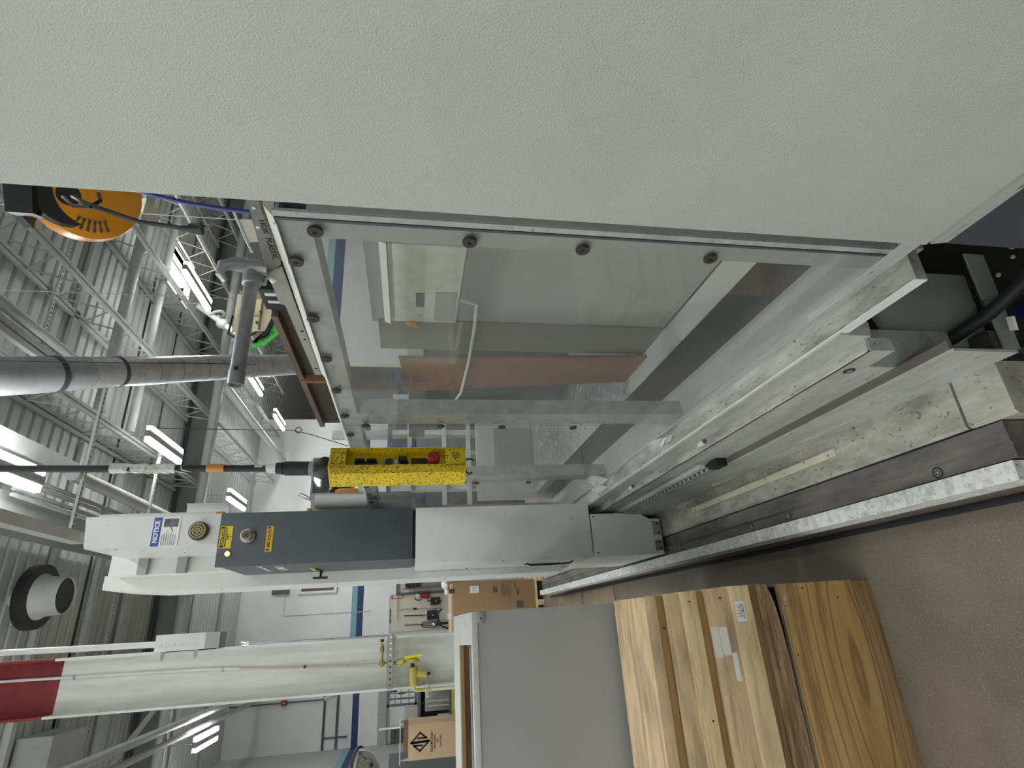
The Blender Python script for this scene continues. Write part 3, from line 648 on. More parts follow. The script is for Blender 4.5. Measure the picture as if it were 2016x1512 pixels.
for y, z in ((.752, 1.752), (.80, 1.757)): MB().cyl((XG + .0285, y, z), (XG + .0262, y, z), .003, 8).build('rivet', STICK, st)
INV = LEFT @ Matrix.Rotation(math.pi, 3, 'Z')
text('HOK  PLASTIC', .0135, (XG + .0275, .835, 1.7475), INV, INK, st, name='hand_lettering', sx=1.25)
ya = .929
arm = thing('swing_arm', 'grey steel pipe arm with cast hook end sticking out from the guard top', 'arm', (.62, ya, 1.79))
MB().cyl((.60, ya, 1.795), (.40, ya, 1.797), .0125, 20).build('pipe', DARKTUBE, arm)
MB().lathe([(.0125, 0), (.0135, 0), (.0135, .026), (.0095, .026), (.0095, .004), (.0, .004), (.0, 0)], (.421, ya, 1.797), (-1, 0, 0), 20).build('end_sleeve', DARKTUBE, arm)
MB().cyl((.421, ya - .013, 1.795), (.421, ya - .0145, 1.795), .004, 10).build('hole', BLACK, arm)
MB().lathe([(.0, 0), (.013, 0), (.0165, .006), (.0165, .03), (.0, .034)], (.627, ya, 1.795), (-1, 0, 0), 20).build('socket', STEEL, arm)
MB().tube([(.63, ya - .005, 1.768), (.632, ya - .006, 1.80), (.628, ya - .02, 1.822), (.615, ya - .032, 1.838), (.598, ya - .03, 1.84), (.590, ya - .02, 1.832)], .009, 12, [.014, .015, .012, .010, .008, .005]).build('hook', STEEL, arm, 'cast hook')
MB().tube([(.63, ya, 1.80), (.635, ya + .02, 1.775), (.63, ya + .035, 1.765)], .007, 10).cyl((.628, ya + .02, 1.78), (.612, ya + .02, 1.78), .006, 10).build('clamp_screw', CHROME, arm)
# rusty tray behind the guard top
tr = thing('cable_tray', 'dark rusty brown steel tray running behind the guard top', 'tray', (.68, 1.4, 1.74))
MB().prism([(.655, 1.70), (.66, 1.70), (.66, 1.80), (.72, 1.80), (.72, 1.806), (.655, 1.806)], 'y', 1.10, 1.86).build('channel', RUST, tr)
MB().box(.64, .656, 1.12, 1.86, 1.792, 1.806).build('lip', mat('rust_lip', (.16, .11, .085), .6, col2=(.10, .07, .055), nscale=20, stretch=(1, .2, 1)), tr)
MB().box(.635, .66, 1.46, 1.472, 1.735, 1.80).build('divider', mat('rust_edge', (.22, .13, .06), .6), tr)
e = MB().box(.645, .72, 1.02, 1.10, 1.74, 1.812, .004).build('end_block', BLACK, tr, 'black end block')
MB().box(.6425, .646, 1.03, 1.04, 1.745, 1.80).box(.6425, .646, 1.06, 1.068, 1.745, 1.80).build('end_rib', LPAINT, e)
# ------------------------------------------------------------------ inside the guard
it = thing('machine_table', 'machine table inside the guard with black belt and tread plate', 'machine table', (.9, 2.4, .55))
MB().box(.63, .745, .75, 3.9, .50, .55).build('side_plate', GREYP, it)
MB().box(.745, .885, .75, 3.3, .50, .548).build('belt', BELT, it, 'worn black belt')
MB().box(.885, .985, .75, 2.12, .50, .556).build('side_strip', LPAINT, it, 'pale side strip')
MB().box(.885, 1.95, 2.12, 4.15, .50, .556).build('tread_plate', DIAM, it, 'bright tread plate floor')
q = MB(); i = 0
for r in range(34):
    for c in range(13):
        x = .91 + c * .078 + (r % 2) * .039; y = 2.15 + r * .058
        if x > 1.9: continue
        a = .75 if (r + c) % 2 else -.75
        dx, dy = math.cos(a) * .019, math.sin(a) * .019; px, py = -math.sin(a) * .005, math.cos(a) * .005
        v = [q.bm.verts.new(p) for p in ((x - dx, y - dy, .5561), (x + px, y + py, .5561), (x + dx, y + dy, .5561), (x - px, y - py, .5561), (x, y, .5605))]
        for k in range(4): q.bm.faces.new((v[k], v[(k + 1) % 4], v[4]))
q.build('tread_bumps', DIAM, it, None, 'stuff')
bw = thing('low_wall', 'pale low wall with darker grey panel at the far end of the tread plate', 'wall', (1.4, 4.18, 0))
MB().box(.85, 1.95, 4.16, 4.2, 0, 1.0).build('wall_panel', LPAINT, bw)
MB().box(1.0, 1.42, 4.151, 4.16, .56, .86).build('grey_panel', GREYP, bw)
rk = thing('machine_rack', 'dark blue grey steel frame with pale bars behind the tread plate', 'rack', (1.4, 4.4, 0))
MB().box(.8, 2.1, 4.55, 4.6, .56, 1.7).build('back_panel', mat('blue_slate', (.11, .13, .16), .5, col2=(.17, .19, .22), nscale=4, stretch=(1, 1, 3)), rk)
for z in (1.02, 1.22, 1.5): MB().box(.8, 2.1, 4.40, 4.44, z, z + .035).build('rail', LPAINT, rk)
for x in (1.0, 1.28, 1.46, 1.78): MB().box(x, x + .04, 4.44, 4.55, 0, 1.66).build('upright', LPAINT, rk)
hs = thing('machine_housing', 'grey machine housing with pale door seen through the near clear pane', 'housing', (1.2, 1.3, .55))
MB().box(.99, 1.6, .65, 1.74, .56, 1.64).build('body', GREYP, hs)
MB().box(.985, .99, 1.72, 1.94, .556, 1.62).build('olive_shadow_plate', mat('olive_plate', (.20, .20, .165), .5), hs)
dr = MB().box(.978, .99, 1.285, 1.715, 1.352, 1.575, .002).build('door', mat('pale_door', (.80, .84, .72), .5, col2=(.68, .72, .62), nscale=18, detail=8), hs, 'pale scratched door')
MB().prism([(.964, 1.576), (.99, 1.576), (.99, 1.596), (.972, 1.596)], 'y', 1.27, 1.71).build('door_lip', mat('lip_white', (.93, .93, .86), .4), dr)
MB().box(.975, .978, 1.53, 1.61, 1.465, 1.492).build('plate', mat('brushed_plate', (.24, .26, .26), .4, .5), dr)
MB().box(.976, .978, 1.52, 1.70, 1.36, 1.43).build('panel', mat('pale_grey_panel', (.46, .485, .42), .5, col2=(.41, .435, .38), nscale=14), dr)
MB().cyl((.978, 1.67, 1.475), (.972, 1.67, 1.475), .008, 14).build('button', LPAINT, dr)
single('orange_rag', MB().ball((.978, 1.725, 1.505), .022, 10, 7, (.5, .75, 1)).ball((.978, 1.745, 1.49), .013, 8, 6, (.5, 1, 1)), ORANGE, 'small orange rag stuck at the corner of the pale door', 'rag', (.978, 1.73, 1.5))
single('brown_reflection', MB().hexa([(.955, 1.905, .556), (.955, 2.16, .556), (.965, 2.16, .556), (.965, 1.905, .556), (.975, 2.0, 1.555), (.975, 2.34, 1.52), (.985, 2.34, 1.52), (.985, 2.0, 1.555)]), BROWNREFL, 'red brown sheet standing in for a reflection in the clear guard', 'board', (.965, 2.05, .556))  # thin sheet shaped and coloured as a reflection in the pane
single('clear_hose', MB().tube([(.94, 1.50, 1.352), (.938, 1.52, 1.30), (.935, 1.70, 1.29), (.935, 1.95, 1.285), (.93, 2.25, 1.29), (.93, 2.45, 1.33), (.94, 2.7, 1.36)], .006, 8), LPAINT, 'thin pale hose hanging across the inside of the guard', 'hose', (.94, 1.5, 1.35))
md = thing('machine_drive', 'dark grey drive housings stacked behind the brown reflection sheet', 'machine', (1.5, 3.0, .56))
MB().box(1.25, 2.3, 2.9, 3.5, .9, 1.42, .01).build('body', mat('dark_housing', (.08, .085, .09), .5, col2=(.13, .135, .135), nscale=7), md)
MB().box(1.1, 2.2, 2.86, 3.4, 1.42, 1.52, .01).build('cover', DGREY, md)
for k, x in enumerate((1.24, 1.36, 1.5)): MB().box(x, x + .085, 2.84, 2.9, 1.44, 1.53).build('box', GREYP if k else LPAINT, md)
MB().box(1.3, 2.2, 2.95, 3.4, .556, .9).build('pedestal', DGREY, md)

# ------------------------------------------------------------------ gantry control column
ga = thing('gantry_column', 'tall narrow light grey gantry control column with charcoal cabinet, riding on the rails', 'machine', (.4, 2.78, .206))
MB().prism([(.268, .215), (.268, .588), (.478, .588), (.478, .33), (.445, .27), (.445, .215)], 'y', 2.775, 3.45).build('foot_cover', DIRT if False else LPAINT, ga, 'lower foot cover with smudges')
MB().box(.272, .30, 2.80, 3.4, .2045, .22).box(.36, .44, 2.82, 3.4, .2085, .22).build('carriage', BLACK, ga)
for x0, x1, z in ((.283, .335, .235), (.36, .43, .235)):
    br = MB().box(x0, x1, 2.766, 2.775, z - .018, z + .024).build('bracket', STEEL, ga)
    for x in (x0 + .012, x1 - .012): MB().cyl((x, 2.766, z), (x, 2.760, z), .0045, 10).build('screw', BLACK, br)
for x, z in ((.285, .57), (.465, .575)): MB().cyl((x, 2.775, z), (x, 2.771, z), .004, 8).build('screw', BLACK, ga)
lc = MB().box(.272, .536, 2.78, 3.16, .594, 1.476, .003).build('lower_cover', LPAINT, ga, 'plain pale lower cover')
MB().tube([(.268, 2.965, .90), (.258, 2.965, .885), (.256, 2.955, .78), (.258, 2.94, .675), (.268, 2.94, .66)], .004, 8).build('pull_handle', BLACK, lc)
MB().box(.268, .2722, 3.05, 3.055, .70, .90).build('seam', BLACK, lc)
for y, z in ((2.80, .63), (2.80, 1.05), (3.13, .72), (3.13, 1.2)): MB().cyl((.272, y, z), (.269, y, z), .004, 8).build('screw', DGREY, lc)
MB().box(.276, .30, 3.165, 3.55, .60, 1.476).build('side_cover', BAREGREY, ga)
MB().box(.30, .53, 2.80, 3.2, 1.474, 1.494).build('gap', BLACK, ga)
cc = MB().box(.302, .53, 2.815, 3.28, 1.492, 2.358).build('cabinet_body', CHAR, ga, 'charcoal cabinet body')
MB().box(.309, .528, 2.80, 2.815, 1.495, 2.355).build('gasket', BLACK, cc)
dr = MB().box(.296, .536, 2.78, 2.80, 1.490, 2.363, .003).build('cabinet_door', CHAR, ga, 'charcoal cabinet door')
MB().box(.296, .306, 3.10, 3.27, 1.96, 1.975).build('latch_slot', BLACK, cc)
lt = MB().cyl((.302, 3.22, 1.967), (.268, 3.22, 1.967), .006, 10).cyl((.266, 3.22, 2.005), (.266, 3.22, 1.93), .006, 8).build('tee_latch', BLACK, cc)
sg = MB().box(.30, .303, 3.05, 3.20, 1.985, 2.0).build('side_label', SIGNY, cc)
# white lettering on the side of the cabinet: too small to read, kept as short strokes
mk = MB()
for z0, h, n, y0, dy in ((2.105, .040, 4, 2.93, .045), (2.19, .022, 7, 2.86, .04)):
    for k in range(n):
        y = y0 + k * dy
        mk.box(.3008, .3022, y, y + dy * .25, z0, z0 + h).box(.3008, .3022, y, y + dy * .72, z0 + h - .006, z0 + h)
        if k % 2: mk.box(.3008, .3022, y + dy * .5, y + dy * .72, z0, z0 + h)
        else: mk.box(.3008, .3022, y, y + dy * .72, z0, z0 + .006)
mk.build('white_marking', STICK, cc)
# caution sign
cs = MB().box(.377, .4765, 2.7785, 2.7805, 2.305, 2.357).build('caution_sign', SIGNY, ga, 'yellow CAUTION sign')
MB().box(.380, .4735, 2.778, 2.7786, 2.338, 2.354).build('sign_panel', INK, cs)
text('CAUTION', .0172, (.4268, 2.7778, 2.346), FRONT, SIGNY, cs, bold=.0006, sx=.98)
text('MACHINE LOCKOUT', .0088, (.4268, 2.7783, 2.331), FRONT, INK, cs, bold=.0003, sx=1.05)
text('POINT', .0088, (.4268, 2.7783, 2.322), FRONT, INK, cs, bold=.0003)
text('6', .010, (.4268, 2.7783, 2.312), FRONT, INK, cs, bold=.0004)
vs_ = MB().box(.355, .470, 2.7785, 2.7805, 2.128, 2.157).build('voltage_sign', SIGNO, ga, 'amber 480 VOLTS sign')
text('480 VOLTS', .0185, (.4125, 2.7783, 2.1425), FRONT, INK, vs_, bold=.0005, sx=.92)
for x in (.363, .462): MB().prism([(x - .002, 2.153), (x + .005, 2.153), (x + .001, 2.145), (x + .005, 2.145), (x - .003, 2.131), (x - .001, 2.141), (x - .005, 2.141)], 'y', 2.7778, 2.7786).build('lightning_mark', INK, vs_)
kn = MB().lathe([(0, 0), (.030, 0), (.032, .004), (.031, .016), (.024, .02), (.022, .034), (.0185, .038), (.0185, .034), (0, .034)], (.428, 2.78, 2.237), (0, -1, 0), 28).build('lockout_knob', mat('knob_grey', (.42, .39, .36), .45), ga, 'grey round lockout knob')
MB().cyl((.428, 2.746, 2.237), (.428, 2.7435, 2.237), .015, 20).build('key_face', mat('key_brown', (.12, .085, .075), .5), kn)
MB().box(.424, .432, 2.742, 2.744, 2.231, 2.240).build('key_slot', BLACK, kn)
MB().prism([(.404, 2.222), (.452, 2.222), (.446, 2.214), (.412, 2.214)], 'y', 2.753, 2.7635).build('arrow_window', mat('dark_red', (.10, .02, .02), .5), kn)
lp = MB().lathe([(0, 0), (.0125, 0), (.0125, .008), (.0105, .009), (0, .009)], (.351, 2.78, 2.313), (0, -1, 0), 20).build('lamp_bezel', BRONZE, ga)
MB().lathe([(0, 0), (.0105, 0), (.0095, .008), (.005, .011), (0, .0115)], (.351, 2.7715, 2.313), (0, -1, 0), 16).build('lamp_lens', AMBER, lp)
ub = MB().prism([(.396, 2.363), (.533, 2.363), (.533, 2.925), (.396, 2.905)], 'y', 2.78, 3.28).build('upper_box', LPAINT, ga, 'pale upper box')
MB().box(.533, .548, 2.80, 3.2, 2.363, 2.885).build('side_flange', LPAINT, ga)
MB().box(.538, .546, 2.797, 2.80, 2.365, 2.395).build('orange_tape', TAPEO, ga)
for y, z in ((2.83, 2.80), (2.9, 2.72), (3.02, 2.58)): MB().cyl((.396, y, z), (.394, y, z), .004, 8).build('screw', DGREY, ub)
ns = MB().box(.3935, .5255, 2.7775, 2.7805, 2.532, 2.645).build('notice_sign', PAPER, ga, 'blue and white NOTICE sign')
MB().box(.3955, .5235, 2.7768, 2.7776, 2.609, 2.643).build('sign_header', BLUE, ns)
text('NOTICE', .027, (.4595, 2.7765, 2.626), FRONT, PAPER, ns, bold=.0011, sx=.98)
MB().box(.480, .517, 2.7768, 2.7776, 2.540, 2.600).build('photo_patch', mat('photo_dark', (.07, .065, .075), .5, col2=(.2, .19, .21), nscale=30), ns)
MB().hexa([(.460, 2.7766, 2.558), (.487, 2.7766, 2.571), (.487, 2.7766, 2.574), (.460, 2.7766, 2.561), (.460, 2.7774, 2.558), (.487, 2.7774, 2.571), (.487, 2.7774, 2.574), (.460, 2.7774, 2.561)]).build('pointer_line', INK, ns)
for k, (s, z) in enumerate((('Hazardous voltage', .600), ('Safety warning before', .591), ('or any maintenance if a', .582), ('power shutdown of', .573), ('this panel will remain', .564), ('energized, see this', .555), ('disconnect switch', .546))):
    text(s, .0068, (.3985, 2.7770, 2 + z), FRONT, INKG, ns, 'LEFT', sx=.92)
bz = MB().lathe([(0, 0), (.041, 0), (.042, .006), (.040, .024), (.035, .027), (0, .027)], (.456, 2.78, 2.447), (0, -1, 0), 36).build('buzzer', BRONZED, ga, 'round bronze buzzer grille')
for r in (.034, .023, .012): MB().ring((.456, 2.753, 2.447), (0, -1, 0), r - .0055, r, .003, 32).build('buzzer_ring', BRONZE, bz)
MB().box(.4245, .4875, 2.750, 2.7528, 2.4455, 2.4485).box(.4545, .4575, 2.750, 2.7528, 2.415, 2.479).build('buzzer_cross', BRONZE, bz)
rb = MB().box(.32, .43, 3.2, 3.3, 2.363, 2.98).build('rear_box', WHITE, ga, 'white rear box')
for z in (2.82, 2.64): MB().box(.318, .43, 3.17, 3.202, z - .022, z + .022).build('rib', GREYP, rb)
rp = MB().prism([(.245, .63), (.33, .63), (.33, 3.04), (.262, 3.04), (.245, 2.85)], 'y', 3.3, 3.66).build('rear_plate', WHITE, ga, 'tall white rear plate')
for z in (1.3, 1.9, 2.5): MB().cyl((.246, 3.4, z), (.243, 3.4, z), .005, 8).build('screw', DGREY, rp)
MB().cyl((.667, 3.2, 1.74), (.667, 3.2, 2.02), .036, 20).build('motor', WHITE, ga, 'white upright motor cylinder')
MB().box(.55, .72, 3.22, 3.5, 1.5, 2.05, .01).build('motor_mount', GREYP, ga)
for k in range(2): MB().ball((.60 + k * .022, 3.22, 2.045 + k * .01), .014, 10, 7).build('connector', (REDB, YELC)[k], ga, ('red round connector', 'yellow round connector')[k])
MB().tube([(.68, 3.22, 2.04), (.70, 3.2, 2.07), (.715, 3.2, 2.10), (.705, 3.2, 2.115), (.69, 3.2, 2.09), (.68, 3.22, 2.05)], .003, 6).build('wire_loop', CHROME, ga)
ppr = MB().tube([(.552, 2.86, 2.355), (.553, 2.86, 2.56)], .001, 4)
ppr = MB().prism([(.5375, 2.90), (.585, 2.902), (.603, 2.895), (.606, 2.88), (.608, 2.895), (.604, 2.905), (.585, 2.907), (.5375, 2.905)], 'z', 2.37, 2.56)
single('paper_sheet', ppr, PAPER, 'white paper sheet sticking out beside the top of the gantry column', 'paper', (.56, 2.9, 2.37))
og = thing('hand_tool', 'orange handled tool resting beside the white motor cylinder', 'tool', (.735, 3.25, 1.74))
MB().tube([(.732, 3.25, 1.80), (.732, 3.25, 1.9), (.728, 3.25, 1.925)], .016, 12, [.015, .017, .012]).build('grip', ORANGE, og)
MB().box(.69, .735, 3.24, 3.3, 1.72, 1.9, .006).build('holder', LPAINT, og)
MB().ball((.745, 3.27, 1.935), .028, 12, 8).build('head', BLACK, og)
# gantry cross beam reaching over the table

# ------------------------------------------------------------------ yellow pendant control on its cable
pe = thing('pendant_control', 'scuffed yellow pendant control hanging on a black cable', 'pendant control', (.453, 1.70, 1.335))
cx, cy_, z0 = .453, 1.70, 1.335
def LB(x0, x1, y0, y1, a, b_, bev=0): return MB().box(cx + x0, cx + x1, cy_ + y0, cy_ + y1, z0 + a, z0 + b_, bev)
body = MB().prism([(cx - .041, cy_ - .014), (cx - .041, cy_ + .036), (cx - .033, cy_ + .046), (cx + .033, cy_ + .046), (cx + .041, cy_ + .036), (cx + .041, cy_ - .014)], 'z', z0, z0 + .405).build('body', YEL, pe)
sd = MB().box(cx - .0412, cx - .0395, cy_ - .046, cy_ - .014, z0 + .002, z0 + .405)
sd.box(cx + .0385, cx + .041, cy_ - .046, cy_ - .014, z0, z0 + .405).box(cx - .041, cx + .041, cy_ - .046, cy_ - .014, z0, z0 + .062).box(cx - .041, cx + .041, cy_ - .046, cy_ - .014, z0 + .358, z0 + .405)
sd.box(cx - .0412, cx - .033, cy_ - .046, cy_ - .014, z0, z0 + .405)
sd.build('face_frame', YEL, pe)
MB().box(cx - .0418, cx - .0405, cy_ - .02, cy_ + .03, z0 + .02, z0 + .40).build('side_groove', YEL, pe)
LB(-.0345, .0385, -.015, -.013, .062, .358).build('button_plate', YELC, pe)
LB(-.0415, .0415, -.0465, .0465, .401, .4055, .001).build('top_flange', YELC, pe)
for z in (.318, .284): 
    k_ = MB().lathe([(0, 0), (.017, 0), (.017, .012), (.013, .014), (0, .014)], (cx - .002, cy_ - .015, z0 + z), (0, -1, 0), 20).build('selector_knob', BLACK, pe)
    MB().box(cx - .006, cx + .002, cy_ - .04, cy_ - .028, z0 + z - .014, z0 + z + .014, .002).build('grip', BLACK, k_)
MB().box(cx - .02, cx + .016, cy_ - .019, cy_ - .015, z0 + .30, z0 + .338, .001).build('legend_plate', LPAINT, pe)
k_ = MB().ring((cx - .002, cy_ - .015, z0 + .232), (0, -1, 0), .0125, .018, .012, 20).build('push_button', STEEL, pe)
MB().cyl((cx - .002, cy_ - .014, z0 + .232), (cx - .002, cy_ - .029, z0 + .232), .0124, 18).build('button_cap', BLACK, k_)
k_ = MB().lathe([(0, 0), (.016, 0), (.016, .010), (.013, .014), (0, .014)], (cx - .002, cy_ - .015, z0 + .190), (0, -1, 0), 20).build('selector_knob', BLACK, pe)
MB().box(cx - .008, cx + .006, cy_ - .045, cy_ - .028, z0 + .178, z0 + .204, .003).build('grip', BLACK, k_)
MB().box(cx - .015, cx + .012, cy_ - .02, cy_ - .0148, z0 + .207, z0 + .219, .001).build('legend_plate', PAPER, pe)
LB(-.016, .018, -.022, -.0145, .118, .166, .001).build('rocker_switch', BLACK, pe)
es = MB().lathe([(0, 0), (.0125, 0), (.0125, .016), (.0175, .018), (.0185, .022), (.0185, .034), (.017, .036), (0, .036)], (cx - .002, cy_ - .015, z0 + .098), (0, -1, 0), 24).build('stop_button', REDB, pe, 'red mushroom stop button')
MB().box(cx - .018, cx + .016, cy_ - .019, cy_ - .0148, z0 + .082, z0 + .125, .001).build('stop_base', REDB, es)
lg = MB().ring((cx + .004, cy_ - .0462, z0 + .030), (0, -1, 0), .0095, .0115, .0009, 24).build('emblem', INK, pe, 'round black emblem')
text('S', .016, (cx + .004, cy_ - .0464, z0 + .030), FRONT, INK, lg, name='emblem_letter')
tm = MB()
for a, b_ in (((-.028, .370), (.022, .370)), ((-.028, .396), (.022, .396)), ((-.028, .370), (-.028, .396)), ((.022, .370), (.022, .396)), ((-.028, .396), (.024, .366))):
    tm.cyl((cx + a[0], cy_ - .0462, z0 + a[1]), (cx + b_[0], cy_ - .0462, z0 + b_[1]), .0007, 5)
tm.build('scratched_mark', INK, pe)
MB().tube([(cx - .026, cy_, z0 - .022), (cx - .032, cy_, z0 - .010), (cx - .022, cy_, z0 - .003), (cx + .024, cy_, z0 - .003), (cx + .034, cy_, z0 - .012), (cx + .032, cy_, z0 - .028), (cx + .024, cy_, z0 - .03)], .0028, 8).build('bottom_hook', BLACK, pe)
MB().tube([(cx, cy_, z0 + .404), (cx, cy_, z0 + .425), (cx + .001, cy_, z0 + .44), (cx + .001, cy_, z0 + .455)], .03, 14, [.033, .036, .030, .024]).build('cable_boot', BLACK, pe)
MB().tube([(cx + .001, cy_, z0 + .44), (cx + .001, cy_, z0 + .452), (cx + .001, cy_, z0 + .466)], .03, 10, [.02, .031, .022]).build('plastic_wrap', BOTTLE, pe, 'torn clear plastic wrap')
MB().cyl((cx + .001, cy_, z0 + .45), (cx + .003, cy_, z0 + .535), .021, 16).build('cable_gland', RUBBER, pe)
MB().cyl((cx + .003, cy_, z0 + .535), (cx + .004, cy_, z0 + .56), .017, 16).cyl((cx + .0032, cy_, z0 + .54), (cx + .0032, cy_, z0 + .545), .019, 16).build('cable_gland', RUBBER, pe)
MB().tube([(cx + .004, cy_, z0 + .555), (cx + .006, cy_, z0 + .7), (cx + .008, cy_, z0 + .8), (cx + .010, cy_, z0 + .95), (cx + .013, cy_, z0 + 1.1), (cx + .017, cy_, z0 + 1.26), (cx + .03, cy_, z0 + 1.7), (cx + .06, cy_, z0 + 2.8), (cx + .08, cy_, z0 + 4.66)], .0105, 12).build('cable', RUBBER, pe)
MB().tube([(cx + .004, cy_, z0 + .56), (cx + .005, cy_, z0 + .59), (cx + .006, cy_, z0 + .62)], .0125, 12, [.0165, .0105, .0112]).build('heat_shrink', TAPEW, pe)
MB().cyl((cx + .0075, cy_, z0 + .705), (cx + .0082, cy_, z0 + .752), .0123, 12).build('orange_tape', TAPEO, pe)
qq = random.Random(3); tw = MB()
pts = []
for k in range(15):
    t = k / 14
    pts.append((cx + .0085 + .004 * t + qq.uniform(-.002, .002), cy_, z0 + .835 + t * .17))
tw.tube(pts, .0125, 10, [.0115 + qq.uniform(0, .004) for _ in pts]).build('white_tape', TAPEW, pe, 'frayed white tape')
for k in range(9):
    z = z0 + .82 + k * .019; a = qq.uniform(-.02, .03)
    MB().tube([(cx + .009, cy_ - .011, z), (cx - .006 - abs(a) * .3, cy_ - .014, z - .008), (cx - .010 - abs(a) * .6, cy_ - .013, z - .02 - abs(a))], .0014, 5).build('frayed_strip', TAPEW, pe)
pe.rotation_euler = (0, 0, math.radians(30))

# ------------------------------------------------------------------ wooden crates in front
YC = 1.72
def plank(name, root, x1, z0, z1, material, y=YC, depth=.28, label=None, x0=-1.35, bev=.0015):
    return MB().box(x0, x1, y, y + depth, z0, z1, bev).build(name, material, root, label)
cr = thing('wooden_crate', 'pale plank crate with ochre strips, on top of the plywood crate', 'crate', (-.4, YC + .14, .362))
plank('plank', cr, .041, .758, .794, OLDPINE)
plank('strip', cr, .0415, .734, .757, OCHRE, YC + .005)
plank('plank', cr, .0445, .677, .731, OLDPINE, YC + .001)
plank('plank', cr, .0495, .6235, .6765, PINE, YC - .004)
plank('strip', cr, .049, .598, .6225, OCHRE, YC + .006)
plank('plank', cr, .0535, .513, .595, OLDPINE)
plank('plank', cr, .058, .442, .5122, PINE, YC - .003)
plank('strip', cr, .059, .409, .4405, BOARD, YC + .018)
plank('splintered_strip', cr, .060, .388, .407, SPLIT, YC + .012)
sp = MB(); q = random.Random(5); N_ = 40; prof = []
for k in range(N_ + 1):
    x = .058 - k * .035
    prof.append((x, .349 + .026 * math.exp(-k / 1.6) + q.uniform(-.0015, .002)))
sp.prism(prof + [(prof[-1][0], .3878), (.058, .3878)], 'y', YC + .002, YC + .25).build('split_edge', SPLIT, cr, 'broken splintered lower edge')
stk = MB().box(-.046, .013, YC - .0045, YC - .0005, .4685, .4985).build('label_sticker', PAPER, cr, 'white sticker with small writing')
for k, (s, z) in enumerate((('CM1 ** 27', .4915), ('77 4 20 2Y6', .4835), ('CM1 BBCMT', .4755))):
    text(s, .0082, (-.0165, YC - .0047, z), FRONT, INK, stk, sx=.95)
MB().box(-.142, -.056, YC - .0015, YC, .569, .593).build('white_tape', STICK, cr)
MB().box(-.136, -.058, YC - .0015, YC, .541, .566).build('white_tape', STICK, cr)
MB().box(-.207, -.130, YC - .0018, YC, .524, .538).build('white_tape', PAPER, cr)
for x, z in ((.02, .65), (.025, .545), (-.05, .745), (-.3, .64)): MB().cyl((x, YC - .0045, z), (x, YC + .001, z), .003, 8).build('nail_hole', BLACK, cr)
cr2 = thing('wooden_crate', 'lower plywood crate with brown bottom board, standing on the floor', 'crate', (-.4, YC + .14, 0))
MB().box(-1.35, .050, YC + .06, YC + .28, .30, .3465).build('core', BLACK, cr2, 'dark gap under the upper crate')
q = random.Random(9); prof = []
for k in range(N_ + 1):
    x = .056 - k * .035
    prof.append((x, .352 - (.016 * (1 - math.exp(-max(0, k - 0) / 5)) if k < 9 else -.006) - q.uniform(0, .002)))
prof = [(x, (.345 if k > 10 else .333 + .0012 * k) + q.uniform(-.001, .001)) for k, (x, _) in enumerate(prof)]
MB().prism(prof + [(prof[-1][0], .33), (.056, .33)], 'y', YC + .004, YC + .016).build('grey_edge', mat('grey_wood_edge', (.17, .15, .12), .7), cr2)
plank('plywood_panel', cr2, .056, .0655, .335, PLY, depth=.014)
MB().box(-1.35, .05, YC + .016, YC + .28, .066, .30).build('inner_frame', BLACK, cr2)
plank('bottom_board', cr2, .052, .0, .064, BOARD, YC - .002)
MB().prism([(.056, .336), (.056, .300), (.048, .298), (.03, .305), (.012, .316), (-.02, .330), (-.06, .336)], 'y', YC - .001, YC + .02).build('splinter', SPLIT, cr2)
for x, z in ((-.01, .325), (.005, .13), (-.15, .32), (.04, .25)): MB().cyl((x, YC - .0005, z), (x, YC + .001, z), .003, 8).build('nail_hole', BLACK, cr2)

# ------------------------------------------------------------------ grey open bin behind the crates
bi = thing('parts_bin', 'large plain grey sheet metal bin with open brown lined top', 'bin', (-.6, 2.4, 0))
MB().box(-1.5, .035, 2.05, 2.07, 0, 1.272, .002).build('front_panel', BINP, bi)
MB().box(-1.5, .033, 2.045, 2.085, 1.272, 1.2915, .002).build('front_rim', BINW, bi)
MB().box(.015, .035, 2.07, 2.90, 0, 1.272).build('side_panel', BINP, bi)
MB().box(-1.5, .033, 2.87, 2.90, 0, 1.272).build('back_panel', BINP, bi)
MB().box(-1.5, .032, 2.60, 2.90, 1.272, 1.291).build('back_rim', BINW, bi)
MB().prism([(-.07, 2.085), (.033, 2.085), (.033, 2.60), (-.085, 2.60)], 'z', 1.262, 1.2905).build('end_cap', BINW, bi, 'pale solid end cap')
MB().box(-.0195, .0105, 2.3, 2.302, 1.29, 1.2912).build('seam', DGREY, bi)
MB().box(-1.5, -.08, 2.57, 2.60, 1.274, 1.289).build('liner', mat('liner_edge', (.35, .22, .10), .7), bi, 'brown board liner edge')
MB().box(-1.5, -.08, 2.086, 2.57, .9, .92).box(-1.5, -.08, 2.572, 2.598, .9, 1.273).box(-.09, -.078, 2.086, 2.57, .92, 1.26).box(-1.5, -.08, 2.086, 2.10, .92, 1.25).build('liner', LINER, bi, 'dark brown liner')
MB().box(-1.5, -.09, 2.44, 2.46, 1.250, 1.262).build('inner_bar', GREYP, bi)
hb = MB().box(-.003, .034, 2.044, 2.052, 1.246, 1.2735, .001).build('corner_bracket', STEEL, bi)
MB().cyl((.012, 2.044, 1.26), (.012, 2.042, 1.26), .003, 8).build('rivet', INK, hb)

